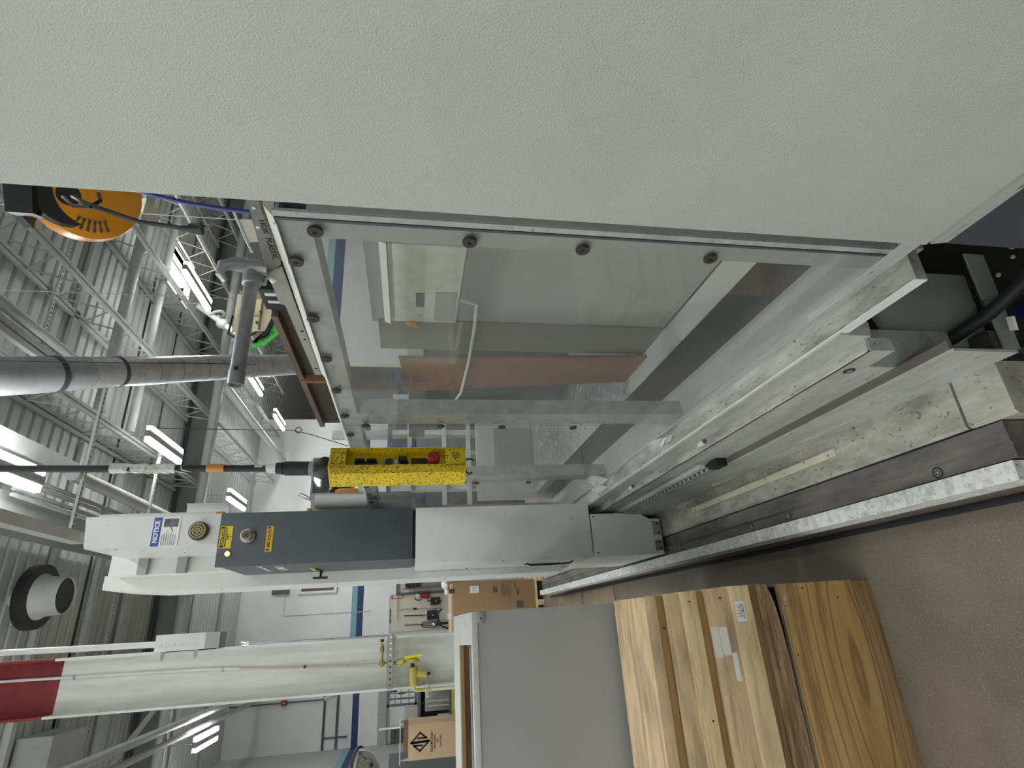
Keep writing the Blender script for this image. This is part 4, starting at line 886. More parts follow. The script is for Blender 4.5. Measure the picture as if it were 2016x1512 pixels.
# ------------------------------------------------------------------ tall carton behind
k6 = 6.6 / 4
def bx(x): return x * k6
def bz_(z): return 1.5 + (z - 1.5) * k6
ct = thing('carton', 'tall brown cardboard carton standing on a small pallet behind the grey bin', 'carton', (.15, 6.85, .09))
MB().box(bx(-.076), bx(.256), 6.6, 7.15, .09, bz_(1.212), .006).build('body', CARD, ct)
MB().prism([(6.60, bz_(1.212)), (7.15, bz_(1.212)), (7.15, bz_(1.225)), (6.6, bz_(1.225))], 'x', bx(-.074), bx(.254)).build('flap', CARDL, ct, 'paler top flap')
MB().box(bx(.184), bx(.23), 6.592, 6.6, bz_(1.037), bz_(1.098)).build('shipping_label', PAPER, ct)
text('III 15\n.  L 0 N', .022, (bx(.207), 6.591, bz_(1.068)), FRONT, INKG, ct)
MB().box(bx(.19), bx(.217), 6.594, 6.6, bz_(1.208), bz_(1.237)).build('hand_hole', mat('card_dark', (.10, .06, .03), .8), ct)
for a in ((.155, .157, .813, .883), (.247, .249, .813, .883), (.155, .249, .813, .815), (.155, .249, .881, .883)): MB().box(bx(a[0]), bx(a[1]), 6.597, 6.6, bz_(a[2]), bz_(a[3])).build('print_line', INKG, ct)
for k in range(5): MB().box(bx(.165), bx(.238 - .01 * (k % 2)), 6.598, 6.6, bz_(.822 + k * .012), bz_(.825 + k * .012)).build('print_line', INKG, ct)
for a in ((.18, .218, .908, .94), (.16, .20, .76, .775), (.20, .24, .78, .79)): MB().box(bx(a[0]), bx(a[1]), 6.598, 6.6, bz_(a[2]), bz_(a[3])).build('print_block', mat('print_brown', (.17, .10, .05), .8), ct)
MB().box(bx(.078), bx(.119), 6.597, 6.6, bz_(.737), bz_(.78)).build('print_block', INKG, ct)
MB().box(bx(.03), bx(.066), 6.597, 6.6, bz_(1.222), bz_(1.252)).build('packing_tape', PAPER, ct)
pt = thing('pallet', 'small wooden pallet under the tall cardboard carton', 'pallet', (.15, 6.85, 0))
for y in (6.58, 6.82, 7.06): MB().box(-.16, .48, y, y + .1, .07, .089).build('slat', PINE, pt)
for x in (-.14, .14, .40): MB().box(x, x + .06, 6.58, 7.16, 0, .07).build('runner', PINE, pt)
sb = MB().tube([(.36, 6.75, 1.10), (.44, 6.74, 1.16), (.48, 6.74, 1.2), (.46, 6.74, 1.35)], .05, 8, [.03, .06, .05, .02])
single('plastic_bag', MB().ball((.43, 6.9, 1.095), .06, 14, 9, (.9, 2.2, .75)).ball((.36, 6.95, 1.075), .04, 12, 8, (1.2, 2, .7)), PAPER, 'white plastic bag lying on top of the tall carton', 'bag', (.40, 6.9, 1.05))

# ------------------------------------------------------------------ white steel column and what hangs on it
co = thing('steel_column', 'white steel H column with dark red painted top, left of the gantry', 'column', (-.246, 4.95, 0))
for nm, zz, mt, lab in (('shaft', (0, 3.95), COLUMNW, None), ('red_top', (3.95, 5.99), RED, 'dark red painted top')):
    MB().box(-.418, -.074, 4.945, 4.96, *zz).build(nm + '_web', mt, co, lab)
    MB().box(-.432, -.416, 4.82, 5.10, *zz).box(-.076, -.060, 4.82, 5.10, *zz).build(nm + '_flange', mt, co, lab)
jb = thing('junction_box', 'white electrical junction box high on the column', 'electrical box', (-.01, 4.75, 2.9))
MB().box(-.060, .052, 4.76, 4.93, 2.965, 3.30, .003).build('box', WHITE, jb)
MB().box(-.058, .050, 4.762, 4.928, 2.87, 2.965).build('wireway', mat('wireway_grey', (.40, .42, .42), .45), jb, 'grey lower wireway')
for k, (z, r) in enumerate(((3.255, .011), (3.215, .015), (3.172, .011), (3.115, .011), (3.075, .015), (3.03, .011))):
    MB().ring((-.022, 4.76, z), (0, -1, 0), r - .002, r, .0012, 20).build('knockout', WALLG, jb)
for z in (3.24, 3.02): MB().box(-.105, -.058, 4.765, 4.77, z - .012, z + .012).box(-.118, -.10, 4.765, 4.77, z - .005, z + .005).build('mounting_tab', STEEL, jb)
MB().cyl((-.01, 4.84, 3.30), (.02, 4.84, 5.98), .021, 14).build('conduit', WHITE, jb)
MB().box(-.066, .046, 4.93, 4.96, 2.9, 3.25).box(-.066, -.06, 4.82, 4.96, 2.9, 3.25).build('back_plate', WHITE, jb)
MB().tube([(-.062, 4.82, 2.72), (-.050, 4.81, 2.72), (-.047, 4.81, 2.66), (-.052, 4.81, 1.66)], .007, 8).build('lower_conduit', STEEL, jb)
MB().box(-.058, -.03, 4.80, 4.82, 2.67, 2.73, .003).build('conduit_clip', CHROME, jb)
gl = thing('gas_line', 'thin gas line down the column with brass valve, yellow regulator and steel strap', 'pipe', (-.23, 4.9, 1.2))
MB().tube([(-.178, 4.93, 5.95), (-.185, 4.93, 4.2), (-.2, 4.93, 3.0), (-.213, 4.93, 2.75)], .0095, 10).build('white_line', WHITE, gl)
MB().tube([(-.213, 4.93, 2.75), (-.226, 4.93, 2.5), (-.240, 4.92, 2.1), (-.246, 4.90, 1.74)], .005, 8).build('copper_line', COPPER, gl)
MB().tube([(-.213, 4.94, 2.75), (-.236, 4.935, 2.4), (-.25, 4.92, 2.0), (-.252, 4.90, 1.66), (-.262, 4.86, 1.60), (-.25, 4.83, 1.575)], .004, 8).build('copper_line', COPPER, gl)
for z in (3.85, 2.86): MB().ring((-.19 - (.02 if z < 3 else 0), 4.93, z), (0, 0, 1), .009, .014, .012, 12).build('pipe_clip', STEEL, gl)
MB().cyl((-.233, 4.93, 2.28), (-.233, 4.915, 2.28), .012, 10).build('pipe_clip', BRONZED, gl)
v = MB().cyl((-.256, 4.86, 1.705), (-.105, 4.86, 1.708), .010, 12).build('valve_stem', BRASS, gl, 'brass valve')
MB().tube([(-.175, 4.86, 1.706), (-.165, 4.86, 1.706), (-.13, 4.86, 1.707), (-.118, 4.86, 1.708)], .015, 12, [.010, .016, .016, .010]).build('valve_body', BRASS, v)
MB().tube([(-.098, 4.86, 1.708), (-.09, 4.86, 1.708), (-.05, 4.86, 1.71)], .014, 12, [.010, .015, .0155]).build('handle', BRONZED, v)
MB().ball((-.246, 4.86, 1.705), .024, 12, 8).build('tee', BRASS, v)
MB().cyl((-.246, 4.86, 1.70), (-.245, 4.86, 1.54), .008, 10).build('pipe_nipple', BRASS, gl)
sp_ = MB().box(-.42, -.045, 4.80, 4.815, 1.618, 1.662).box(-.42, -.045, 4.80, 4.83, 1.616, 1.620).box(-.42, -.045, 4.80, 4.83, 1.660, 1.664).build('steel_strap', mat('strap_zinc', (.45, .45, .42), .4, .6, col2=(.33, .33, .3), nscale=30), gl, 'perforated steel strap')
for k in range(9): MB().cyl((-.395 + k * .041, 4.80, 1.64), (-.395 + k * .041, 4.7985, 1.64), .009, 12).build('strap_hole', PAPER if k > 4 else INKG, sp_)
MB().tube([(-.245, 4.84, 1.60), (-.245, 4.84, 1.58), (-.244, 4.84, 1.545), (-.243, 4.84, 1.53)], .02, 12, [.012, .024, .024, .013]).build('brass_union', YPIPE, gl)
MB().cyl((-.243, 4.84, 1.535), (-.225, 4.84, 1.46), .009, 10).build('pipe_nipple', BRONZED, gl)
rg = MB().lathe([(0, -.02), (.03, -.02), (.052, -.006), (.052, .006), (.03, .018), (0, .02)], (-.237, 4.83, 1.475), (1, 0, -.1), 24).build('diaphragm', YPIPE, gl, 'yellow round diaphragm')
MB().hexa([(-.212, 4.77, 1.395), (-.197, 4.77, 1.395), (-.197, 4.80, 1.395), (-.212, 4.80, 1.395), (-.226, 4.77, 1.535), (-.205, 4.77, 1.535), (-.205, 4.80, 1.535), (-.226, 4.80, 1.535)]).build('yellow_tag', YTAG, gl, 'bright yellow tag')
MB().cyl((-.285, 4.83, 1.472), (-.25, 4.83, 1.474), .016, 12).build('pipe_nipple', BRONZED, gl)
rg = MB().tube([(-.285, 4.83, 1.468), (-.292, 4.83, 1.468), (-.385, 4.83, 1.46), (-.405, 4.83, 1.46), (-.415, 4.83, 1.46)], .03, 18, [.024, .034, .034, .036, .022]).build('regulator_body', YPIPE, gl, 'yellow regulator body')
MB().cyl((-.335, 4.83, 1.44), (-.339, 4.83, 1.365), .028, 18).build('regulator_bowl', YPIPE, rg)
MB().cyl((-.339, 4.83, 1.366), (-.34, 4.83, 1.338), .010, 10).build('drain_cock', BLACK, rg)
MB().tube([(-.408, 4.83, 1.458), (-.428, 4.83, 1.458), (-.442, 4.83, 1.448), (-.445, 4.83, 1.43), (-.445, 4.83, 1.36)], .0145, 12).build('yellow_pipe', YPIPE, gl, 'pale yellow elbow')
MB().cyl((-.445, 4.83, 1.36), (-.445, 4.83, 0), .0145, 12).build('drop_pipe', mat('cream_pipe', (.72, .68, .5), .5), gl, 'cream drop pipe')
MB().tube([(-.402, 4.80, 1.362), (-.43, 4.80, 1.366), (-.448, 4.80, 1.362), (-.49, 4.80, 1.358), (-.497, 4.80, 1.356)], .013, 12, [.004, .013, .012, .013, .011]).build('clear_bottle', BOTTLE, gl, 'small clear bottle tied to the pipe')
MB().tube([(-.375, 4.60, 1.10), (-.43, 4.62, 1.30)], .02, 10)
# ------------------------------------------------------------------ things in the back left corner
sh = thing('drying_rack', 'dark grey grid rack hung with tools against the back area', 'rack', (-.8, 9.0, 1.38))
MB().box(-1.01, -.55, 9.0, 9.03, 1.765, 1.80).box(-1.01, -.98, 9.0, 9.03, .93, 1.80).box(-.60, -.57, 9.0, 9.03, .93, 1.8).box(-1.01, -.55, 9.0, 9.03, 1.385, 1.415).build('rack_frame', DGREY, sh)
for x in (-.93, -.855, -.80, -.73, -.66): MB().box(x, x + (.022 if x in (-.93,) else .012), 9.01, 9.02, 1.41, 1.77).build('upright_bar', DGREY, sh)
for z in (1.49, 1.60, 1.68): MB().box(-1.0, -.57, 9.008, 9.018, z, z + .01).build('cross_bar', DGREY, sh)
for x, z, s in ((-.86, 1.55, .1), (-.79, 1.52, .12), (-.70, 1.56, .10), (-.83, 1.66, .09), (-.67, 1.66, .1)): MB().box(x, x + .02, 8.96, 9.0, z, z + s, .004).build('hanging_clip', BLACK, sh)
for x in (-.76, -.70): MB().cyl((x, 8.97, 1.46), (x + .01, 8.97, 1.74), .008, 8).build('hanging_rod', PAPER, sh)
wt_ = thing('work_table', 'dark grey steel table holding a stainless cabinet, behind the column', 'table', (-.95, 9.0, 0))
MB().box(-1.25, -.5, 8.85, 9.5, 1.335, 1.375).build('table_top', DGREY, wt_)
for x in (-1.25, -.53): MB().box(x, x + .045, 8.86, 8.92, 0, 1.335).build('leg', DGREY, wt_)
MB().box(-1.23, -.55, 9.3, 9.33, .9, 1.33).build('back_panel', BLACK, wt_)
MB().box(-1.25, -.5, 8.86, 9.5, .885, .93).build('lower_shelf', DGREY, wt_)
sx = thing('stainless_cabinet', 'brushed stainless box on the lower shelf of the dark table', 'cabinet', (-.9, 9.0, .93))
MB().box(-1.09, -.56, 8.88, 9.25, .93, 1.275, .004).build('body', mat('brushed_stainless', (.33, .33, .32), .4, .5, col2=(.27, .27, .26), nscale=10), sx)
for x in (-1.03, -.97): MB().box(x, x + .008, 8.874, 8.88, .94, 1.26).build('seam_bar', STICK, sx)
single('white_can', MB().cyl((-1.16, 9.0, .93), (-1.16, 9.0, 1.10), .018, 16), PAPER, 'narrow white can on the lower table shelf', 'can', (-1.16, 9.0, .93))
single('grey_jar', MB().lathe([(0, 0), (.035, 0), (.035, .12), (.02, .14), (0, .14)], (-1.205, 8.95, .93), (0, 0, 1), 16), GREYP, 'grey jar at the left end of the lower table shelf', 'jar', (-1.205, 8.95, .93))
# pale yellow rails
yr = thing('yellow_rail', 'pale yellow guard rail low in front of the dark table', 'rail', (-1.1, 8.5, 0))
MB().box(-1.40, -.55, 8.40, 8.45, .885, .935).build('rail', YPIPE, yr)
MB().box(-1.40, -.55, 8.52, 8.57, .83, .87).build('rail', YPIPE, yr)
for x in (-1.38, -.62): MB().box(x, x + .05, 8.4, 8.57, 0, .885).build('post', YPIPE, yr)
bxd = thing('job_box', 'pale cardboard box printed with a black diamond emblem', 'box', (-1.05, 6.7, .85))
MB().box(-1.205, -.90, 6.5, 6.95, .85, 1.497, .004).build('body', CARDL, bxd)
MB().box(-1.13, -.905, 6.52, 6.9, 1.497, 1.545).build('folders', mat('folder_brown', (.16, .095, .05), .8, col2=(.22, .14, .08), nscale=3, stretch=(30, 1, 1)), bxd, 'brown folders showing at the top')
def dia_logo(cx, cz, w, y, parent):
    L_ = MB(); r = w * .052; h = w * 1.12
    def bar(p, q_):
        a = Vector((p[0], 0, p[1])); b_ = Vector((q_[0], 0, q_[1])); d = (b_ - a).normalized(); n = Vector((-d.z, 0, d.x)) * r
        a -= d * r; b_ += d * r
        P = [a + n, b_ + n, b_ - n, a - n]
        L_.hexa([(cx + p_.x, y - .0012, cz + p_.z) for p_ in P] + [(cx + p_.x, y, cz + p_.z) for p_ in P])
    # two interlocked halves of a diamond
    bar((.06 * w, -h * .5), (.06 * w, h * .5)) if False else None
    A = [(-.02 * w, .5 * h), (.5 * w, -.0 * h), (.2 * w, -.36 * h), (.2 * w, .12 * h)]
    for p, q_ in zip(A, A[1:]): bar(p, q_)
    bar((-.02 * w, .5 * h), (.035 * w, -.46 * h))
    Bq = [(.0 * w, -.5 * h), (-.5 * w, .0 * h), (-.2 * w, .34 * h), (-.2 * w, -.12 * h)]
    for p, q_ in zip(Bq, Bq[1:]): bar(p, q_)
    bar((.0 * w, -.5 * h), (-.06 * w, .46 * h))
    return L_.build('diamond_emblem', INK, parent)
dia_logo(-1.053, 1.383, .155, 6.5, bxd)
text('DIAMOND', .034, (-1.06, 6.498, 1.268), FRONT, INK, bxd, sx=1.08, bold=.0002)
text('PACKAGING', .021, (-1.06, 6.498, 1.238), FRONT, INK, bxd, bold=.0004)
text('JOB', .023, (-1.06, 6.498, 1.208), FRONT, INK, bxd, bold=.0002)
text('FOLDERS', .024, (-1.06, 6.498, 1.18), FRONT, INK, bxd, bold=.0002, sx=1.1)
tb = thing('side_table', 'plain grey table under the diamond emblem box', 'table', (-1.05, 6.7, 0))
MB().box(-1.7, -.86, 6.4, 7.1, .81, .85).build('table_top', DGREY, tb)
for x in (-1.68, -.92): MB().box(x, x + .05, 6.45, 6.5, 0, .81).build('leg', DGREY, tb)
single('grey_carton', MB().box(-1.17, -1.02, 8.9, 9.0, 1.375, 1.55), mat('tan_carton', (.42, .39, .33), .8), 'small tan grey carton on the dark table behind the diamond emblem box', 'box', (-1.1, 8.95, 1.375))
bn = thing('steel_shelf', 'slim white shelf with a hanging rod behind the diamond emblem box', 'shelf', (-1.2, 7.6, 1.6))
MB().box(-1.42, -.98, 7.5, 7.7, 1.585, 1.595).build('shelf_board', WHITE, bn)
MB().cyl((-1.06, 7.55, 1.55), (-1.06, 7.55, 1.83), .010, 10).build('rod', WHITE, bn)
for x in (-1.4, -1.02): MB().cyl((x, 7.65, 0), (x, 7.65, 1.585), .012, 8).build('leg', WHITE, bn)
single('dark_cabinet', MB().box(-2.3, -1.42, 7.8, 8.2, 0, 1.72), mat('door_grey2', (.10, .115, .115), .5), 'dark green grey cabinet left of the diamond emblem box', 'cabinet', (-1.9, 8, 0))
# convex safety mirror on the left wall
mi = thing('convex_mirror', 'dome shaped convex safety mirror with black rim at the far left', 'mirror', (-1.72, 9.0, 2.2))
mo = Vector((-1.80, 9.0, 2.13)); md_ = Vector((.08, -.22, -.97))
MB().lathe([(0, .27), (.13, .25), (.24, .19), (.32, .09), (.34, 0), (.0, -.01)], mo, md_, 36).build('dome', MIRRORB, mi)
MB().ring(mo - md_ * .02, md_, .30, .365, .035, 36).build('rim', BLACK, mi)
MB().cyl(mo - md_ * .01, (-1.80, 9.05, 5.99), .012, 8).build('hanger', ROOFSTEEL, mi)
# ------------------------------------------------------------------ back wall equipment
wc = thing('wall_conduit', 'dark grey conduit rectangles on the white back wall', 'conduit', (-1.9, 16.95, 3.3))
for z in (3.63, 3.30): MB().cyl((-2.72, 16.96, z), (-.5, 16.96, z), .028, 8).build('pipe', DGREY, wc)
for x in (-1.34, -2.47): MB().cyl((x, 16.96, 3.63), (x, 16.96, 3.03), .022, 8).build('drop_pipe', DGREY, wc)
sc_ = thing('wall_horn', 'white horn on a dark conduit dropping down the back wall', 'alarm', (-1.6, 16.9, 3.5))
MB().cyl((-1.60, 16.97, 3.66), (-1.60, 16.97, 5.95), .018, 8).build('conduit', DGREY, sc_)
MB().box(-1.66, -1.54, 16.9, 17.0, 4.56, 4.69, .01).build('alarm_box', EXTRED, sc_, 'dark red alarm box')
MB().cyl((-1.60, 16.9, 4.625), (-1.60, 16.885, 4.625), .02, 12).build('strobe', PAPER, sc_)
MB().tube([(-1.58, 16.9, 3.60), (-1.54, 16.8, 3.52), (-1.46, 16.7, 3.38), (-1.44, 16.68, 3.35)], .07, 14, [.05, .07, .085, .05]).build('horn', WHITE, sc_)
single('wall_crack_line', MB().box(.45, .47, 16.992, 17.0, 2.55, 4.85).box(.45, 1.02, 16.992, 17.0, 4.84, 4.855), WALLG, 'faint grey line running down the white wall right of the column', 'conduit', (.45, 17, 2.55))
single('wall_vent', MB().box(1.02, 1.25, 16.93, 17.0, 4.75, 5.2), DGREY, 'small dark vent high on the white wall beside the window', 'vent', (1.1, 17, 4.75))
tbd = thing('tool_board', 'cream wall board with hanging cleaning tools', 'board', (.37, 16.96, 0))
MB().box(-.11, .83, 16.952, 16.994, .0, 2.05).build('panel', CREAM, tbd)
MB().box(-.12, .84, 16.945, 16.954, 2.045, 2.06).box(-.12, -.105, 16.945, 16.954, 0, 2.05).build('edge', WALLG, tbd)
for x in (.255, .115): MB().box(x, x + (.23 if x > .2 else .13), 16.944, 16.951, 2.005, 2.035).build('name_plate', INKG, tbd)
fs = thing('fire_sign', 'small red and white fire extinguisher sign with arrow', 'sign', (.8, 16.94, 1.7))
MB().prism([(.74, 2.01), (.84, 2.01), (.84, 1.74), (.79, 1.67), (.74, 1.74)], 'y', 16.938, 16.95).build('plate', mat('sign_red', (.55, .03, .05), .5), fs)
MB().prism([(.755, 1.96), (.825, 1.96), (.825, 1.76), (.79, 1.71), (.755, 1.76)], 'y', 16.935, 16.9385).build('arrow', STICK, fs)
MB().box(.782, .798, 16.933, 16.936, 1.76, 1.95).build('lettering_bar', mat('sign_red', (0, 0, 0)), fs)
fe = thing('fire_extinguisher', 'red fire extinguisher hanging on the cream board', 'fire extinguisher', (.785, 16.88, .95))
MB().lathe([(0, 0), (.075, 0), (.08, .02), (.08, .17), (.05, .22), (.03, .235), (0, .235)], (.785, 16.87, .96), (0, 0, 1), 18).build('cylinder', EXTRED, fe)
MB().box(.74, .83, 16.79, 16.86, 1.235, 1.34, .01).build('valve_head', STICK, fe)
MB().tube([(.75, 16.85, 1.34), (.70, 16.84, 1.36), (.665, 16.84, 1.28), (.68, 16.84, 1.17)], .014, 8).build('hose', BLACK, fe)
def broom(x, z0, z1, label, pan=None):
    root = thing('dustpan' if pan else 'broom', label, 'dustpan' if pan else 'broom', (x, 16.9, z0))
    MB().cyl((x, 16.92, z0), (x + .02, 16.92, z1), .011, 8).build('handle', BLACK if pan else COPPER, root)
    if pan:
        MB().prism([(x - pan[0], pan[1]), (x + pan[0], pan[1]), (x + pan[0] * 1.05, pan[2]), (x - pan[0] * .9, pan[2])], 'y', 16.85, 16.94).build('pan', BLACK, root)
        MB().box(x - .015, x + .015, 16.845, 16.85, (pan[1] + pan[2]) / 2 - .03, (pan[1] + pan[2]) / 2).build('badge', STICK, root)
    else:
        MB().cyl((x + .012, 16.92, z0 + (z1 - z0) * .55), (x + .014, 16.92, z0 + (z1 - z0) * .63), .024, 8).build('grip', BLACK, root)
        MB().box(x - .22, x + .58, 16.91, 16.93, z1 - .01, z1 + .01).build('tee_bar', EXTRED if False else COPPER, root)
    return root
broom(.44, .65, 1.84, 'long red brown tee handled squeegee hanging on the cream board')
broom(.62, .62, 1.02, 'short black dustpan below the fire extinguisher', (.10, .92, .66))
broom(.265, .70, 1.66, 'tall handled black dustpan in the middle of the cream board', (.12, 1.02, .74))
cl = thing('caged_lamp', 'black wire caged work lamp leaning at the left of the cream board', 'lamp', (.05, 16.85, .62))
for x in (-.05, .0, .05, .1):
    MB().tube([(x * .6 + .03 - .02, 16.85, .64), (x - .01, 16.85, .9), (x * .9, 16.85, 1.12), (.03, 16.85, 1.19)], .012, 6).build('cage_wire', BLACK, cl)
MB().ball((.03, 16.86, .82), .065, 12, 8, (1, 1, 1.3)).build('lamp_body', CHROME, cl)
MB().cyl((.035, 16.85, 0), (.035, 16.85, .66), .03, 8).cyl((.035, 16.9, 1.19), (.05, 16.9, 1.63), .010, 8).build('handle', BLACK, cl)
vac = thing('floor_cleaner', 'black floor machine with a round hoop in front of the cream board', 'cleaner', (.1, 16.5, 0))
MB().tube([(-.12, 16.6, .40), (-.05, 16.6, .62), (.1, 16.6, .72), (.3, 16.6, .74), (.4, 16.6, .62)], .025, 8).build('hoop', BLACK, vac)
MB().box(-.08, .35, 16.4, 16.75, .0, .45, .04).build('body', BLACK, vac)
dm = thing('door_machine', 'dark machine standing in the doorway right of the cream board', 'machine', (1.2, 16.9, 0))
MB().box(1.02, 1.5, 16.7, 16.95, .0, 1.62).build('body', mat('tan_machine', (.24, .19, .12), .6), dm)
MB().box(1.0, 1.5, 16.66, 16.7, 1.22, 1.63).build('dark_front', BLACK, dm)
MB().box(.96, .99, 16.7, 16.73, .3, 1.7).build('pole', DGREY, dm)
MB().box(1.05, 1.45, 16.65, 16.66, 1.34, 1.37).box(1.05, 1.45, 16.65, 16.66, 1.44, 1.46).build('slot', DGREY, dm)
# white partition details seen over the guard
single('grey_post', MB().box(5.42, 5.66, 16.8, 16.99, 0, 3.9), WALLG, 'grey post at the right end of the white back wall', 'post', (5.5, 16.9, 0))
single('guy_wire', MB().tube([(3.43, 10, 5.99), (3.40, 10, 4.7), (3.382, 10, 3.627), (3.30, 10, 3.3), (3.06, 10, 2.59)], .008, 6).ring((3.385, 10, 3.52), (0, 1, .0), .045, .06, .012, 20), DARKPIPE, 'dark wire with a loop hanging in front of the white wall', 'wire', (3.4, 10, 2.59))

# ------------------------------------------------------------------ cord reel and cream head behind the big cabinet
cr_ = thing('cord_reel', 'orange hanging cord reel with black hub, peeking out behind the big cabinet', 'cord reel', (1.06, 1.35, 2.22))
ro = Vector((1.12, 1.33, 2.36)); rd = Vector((-.45, -.62, -.65)).normalized()
MB().lathe([(0, .03), (.085, .03), (.118, .012), (.125, -.02), (.125, -.075), (.11, -.11), (0, -.115)], ro, rd, 40).build('shell', ORANGE, cr_, 'orange drum shell')
MB().lathe([(0, .048), (.075, .046), (.083, .036), (.083, .028), (0, .028)], ro + Vector((-.02, -.012, .052)), rd, 28).build('hub', mat('hub_black', (.03, .03, .032), .35), cr_, 'black hub')
rq = rd.to_track_quat('Z', 'Y').to_matrix()
for k in range(12):
    a = math.radians(-60 + k * 11)
    p = ro + rq @ Vector((.1245 * math.cos(a), .1245 * math.sin(a), -.015)); p2 = ro + rq @ Vector((.1245 * math.cos(a), .1245 * math.sin(a), -.07))
    MB().tube([p, p2], .004, 5).build('vent_rib', mat('rib_brown', (.30, .11, .008), .5), cr_)
for k in range(6):
    a = math.radians(150 + k * 9)
    p = ro + rq @ Vector((.07 * math.cos(a), .07 * math.sin(a), .031)); p2 = ro + rq @ Vector((.10 * math.cos(a), .10 * math.sin(a), .024))
    MB().tube([p, p2], .0035, 5).build('vent_slot', BRONZED, cr_)
MB().hexa([(.99, 1.26, 2.425), (1.10, 1.20, 2.425), (1.16, 1.28, 2.44), (1.03, 1.33, 2.44), (.99, 1.26, 2.485), (1.10, 1.20, 2.49), (1.16, 1.28, 2.5), (1.03, 1.33, 2.5)]).build('bracket_block', BLACK, cr_, 'black mounting block')
MB().box(1.02, 1.3, 1.3, 1.36, 2.485, 2.505).cyl((1.2, 1.33, 2.5), (1.2, 1.33, 5.99), .012, 8).build('hanger', DARKPIPE, cr_)
MB().tube([(1.0, 1.2, 2.31), (.972, 1.185, 2.275), (.955, 1.18, 2.24), (.935, 1.2, 2.15), (.928, 1.2, 2.08), (.924, 1.2, 2.055)], .0055, 8).build('cord', BLACK, cr_)
MB().tube([(1.03, 1.22, 2.27), (.98, 1.185, 2.24), (.955, 1.18, 2.255), (.955, 1.18, 2.29), (.985, 1.185, 2.32)], .0045, 8).build('cord', BLACK, cr_)
MB().tube([(.9245, 1.2, 2.06), (.9245, 1.2, 2.045), (.926, 1.2, 2.035), (.928, 1.2, 2.012)], .013, 10, [.007, .009, .0145, .0165]).build('plug', BLACK, cr_)
for dx in (-.006, .007): MB().box(.930 + dx - .001, .930 + dx + .001, 1.197, 1.203, 1.995, 2.013).build('plug_prong', CHROME, cr_)
cab = MB().tube([(.70, .80, 2.0), (.677, .80, 1.911), (.668, .80, 1.87), (.663, .80, 1.831), (.659, .80, 1.79), (.658, .80, 1.762)], .0035, 8)
single('blue_cable', cab, BLUEC, 'thin blue cable hanging in front of the marked steel strip', 'cable', (.66, .8, 1.762))
wd = thing('white_lamp_shade', 'white angular lamp housing hanging right of the orange reel', 'lamp', (2.45, 3.0, 3.1))
MB().hexa([(2.40, 3.0, 3.128), (2.52, 3.0, 3.126), (2.56, 3.2, 3.13), (2.44, 3.2, 3.13), (2.47, 3.0, 3.17), (2.53, 3.0, 3.235), (2.57, 3.2, 3.24), (2.5, 3.2, 3.18)]).build('housing', mat('cream_glow', (.9, .88, .72), .5), wd)
MB().cyl((2.52, 3.1, 3.2), (2.52, 3.1, 5.99), .003, 6).build('hanger', GIRDER, wd)
wpn = thing('white_plate', 'white rectangular plate hanging beside the marked steel strip', 'plate', (1.55, 2.0, 2.13))
MB().hexa([(1.488, 2.0, 2.167), (1.493, 2.0, 2.126), (1.497, 2.004, 2.126), (1.492, 2.004, 2.167), (1.602, 2.0, 2.221), (1.605, 2.0, 2.172), (1.609, 2.004, 2.172), (1.606, 2.004, 2.221)]).build('plate_panel', STICK, wpn)
MB().cyl((1.60, 2.0, 2.22), (1.62, 2.0, 5.99), .002, 6).cyl((1.44, 2.0, 2.15), (1.64, 2.0, 2.245), .006, 6).build('hanger', ROOFLIGHT, wpn)
hd = thing('overhead_machine', 'cream overhead machine with a green tag, seen between the steel arm and the rusty tray', 'machine', (1.9, 3.2, 2.2))
MB().hexa([(1.62, 3.0, 2.335), (1.80, 3.0, 2.285), (2.05, 3.3, 2.285), (1.9, 3.3, 2.335), (1.60, 3.0, 2.52), (1.86, 3.0, 2.52), (2.1, 3.3, 2.52), (1.9, 3.3, 2.52)]).build('housing', CREAMP, hd)
MB().box(1.622, 1.90, 2.985, 3.0, 2.375, 2.379).box(1.71, 1.714, 2.985, 3.0, 2.379, 2.5).build('seam', mat('cream_seam', (.35, .31, .2), .6), hd)
for x, z in ((1.66, 2.383), (1.73, 2.37)): MB().box(x, x + .012, 2.98, 3.0, z, z + .012).build('latch', DGREY, hd)
MB().prism([(1.53, 2.395), (1.53, 2.375), (1.60, 2.335), (1.70, 2.305), (1.80, 2.285), (1.80, 2.265), (1.69, 2.285), (1.58, 2.32)], 'y', 2.97, 3.02).build('rim', BLACK, hd, 'black curved rim')
gt = MB().prism([(1.50, 2.41), (1.53, 2.385), (1.60, 2.325), (1.69, 2.29), (1.78, 2.27), (1.69, 2.235), (1.60, 2.255), (1.52, 2.33)], 'y', 2.985, 3.0).build('green_tag', GREEN, hd, 'bright green tag')
text('VWVG', .028, (1.575, 2.984, 2.318), FRONT, BLUE, gt, rot=-.75, bold=.0004)
MB().cyl((1.95, 3.2, 2.5), (1.95, 3.2, 5.99), .002, 6).build('hanger', GIRDER, hd)
MB().tube([(1.70, 2.98, 2.52), (1.58, 2.98, 2.53), (1.55, 2.98, 2.47), (1.57, 2.98, 2.42), (1.60, 2.98, 2.38)], .006, 8).build('cable', BLACK, hd)

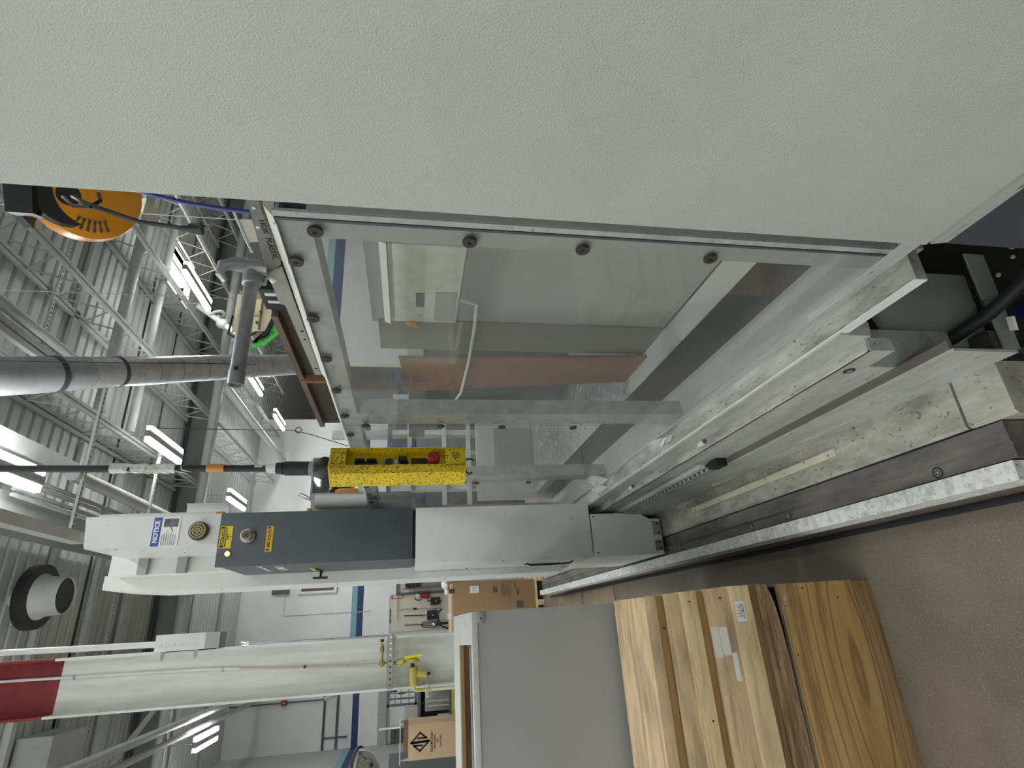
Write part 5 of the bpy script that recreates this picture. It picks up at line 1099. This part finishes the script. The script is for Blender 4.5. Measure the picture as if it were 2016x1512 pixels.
# ------------------------------------------------------------------ dark corner at the near end of the bed
single('end_plate', MB().hexa([(.585, 1.06, .0), (.80, 1.05, .0), (.80, 1.075, .0), (.585, 1.075, .0), (.575, 1.06, .30), (.80, 1.05, .36), (.80, 1.075, .36), (.575, 1.075, .30)]), GREYP, 'grey end plate standing between the bed and the big cabinet', 'plate', (.7, 1.06, 0))
ai = thing('angle_iron', 'cracked grey angle iron lying across the floor beside the end plate', 'angle iron', (.7, 1.0, 0))
MB().hexa([(.545, 1.0, 0), (.82, .985, 0), (.82, 1.035, 0), (.545, 1.045, 0), (.545, 1.0, .006), (.82, .985, .006), (.82, 1.035, .006), (.545, 1.045, .006)]).build('flat_leg', DIRTD, ai)
MB().hexa([(.545, .998, .006), (.68, .99, .006), (.68, .995, .006), (.545, 1.003, .006), (.545, .998, .055), (.68, .99, .058), (.68, .995, .058), (.545, 1.003, .055)]).build('upright_leg', GREYP, ai)
MB().hexa([(.684, .99, .006), (.82, .984, .006), (.82, .989, .006), (.684, .995, .006), (.684, .99, .062), (.82, .984, .066), (.82, .989, .066), (.684, .995, .062)]).build('upright_leg', GREYP, ai)
single('black_hose', MB().tube([(.545, 1.15, .26), (.575, 1.12, .20), (.60, 1.05, .13), (.63, .97, .09), (.67, .90, .06), (.72, .80, .05), (.80, .66, .04)], .017, 12), RUBBER, 'thick black hose dropping from the bed to the floor', 'hose', (.6, 1.05, .04))
single('black_cable', MB().tube([(.50, 1.03, .012), (.52, .97, .012), (.545, .90, .012), (.56, .82, .012), (.58, .70, .012)], .006, 8), RUBBER, 'thin black cable curving on the floor at the picture corner', 'cable', (.54, .95, .006))
single('floor_darkener', MB().box(.55, 1.5, .35, 1.04, 0, .004).box(.605, 1.5, 1.04, 1.8, 0, .004), mat('darkened_floor', (.018, .017, .016), .5, col2=(.05, .045, .035), nscale=9, lo=.5, hi=.75), 'black sheet added to darken the floor between the bed and the big cabinet', 'sheet', (.9, .8, 0))  # added black sheet that darkens the brown floor in this corner
single('blue_bottle', MB().lathe([(0, 0), (.025, 0), (.027, .02), (.02, .045), (0, .05)], (.615, .93, 0), (0, 0, 1), 18), mat('blue_cap', (.008, .01, .09), .4), 'squat dark blue plastic bottle on the floor beside the black hose', 'bottle', (.615, .93, 0))
single('paper_scrap', MB().hexa([(.575, .955, .05), (.61, .95, .05), (.615, .965, .052), (.58, .97, .05), (.578, .958, .053), (.612, .953, .054), (.616, .966, .055), (.582, .971, .054)]), PAPER, 'crumpled white paper scrap on the dark blue bottle', 'scrap', (.6, .96, .05))
TAN2 = mat('grey_chip', (.55, .55, .52), .6)
for k, (x, y, r, lab) in enumerate(((.795, .915, .008, 'white chip nearest the dark plinth on the floor'), (.77, .925, .006, 'round white pellet on the floor, second from the plinth'), (.748, .972, .0065, 'round white pellet near the cracked angle iron'),
                                    (.655, 1.065, .007, 'pale pellet beside the black hose'), (.675, .935, .007, 'pale pellet beyond the hose on the dark floor'))):
    single('pellet', MB().ball((x, y, r * .8), r, 10, 7, (1, 1, .8)), TAN2, lab, 'pellet', (x, y, 0))
sq = thing('tube_stub', 'short square steel tube stub lying at the end of the bed', 'tube', (.56, 1.05, 0))
MB().box(.53, .60, 1.005, 1.01, .0, .075).box(.53, .535, 1.01, 1.06, 0, .075).box(.595, .60, 1.01, 1.06, 0, .075).box(.535, .595, 1.01, 1.06, .07, .075).build('wall', DIRTD, sq)
single('bed_foot', MB().box(.44, .53, .99, 1.075, 0, .115, .004), SLATE, 'dark square foot block under the near end of the bed', 'foot', (.48, 1.05, 0))
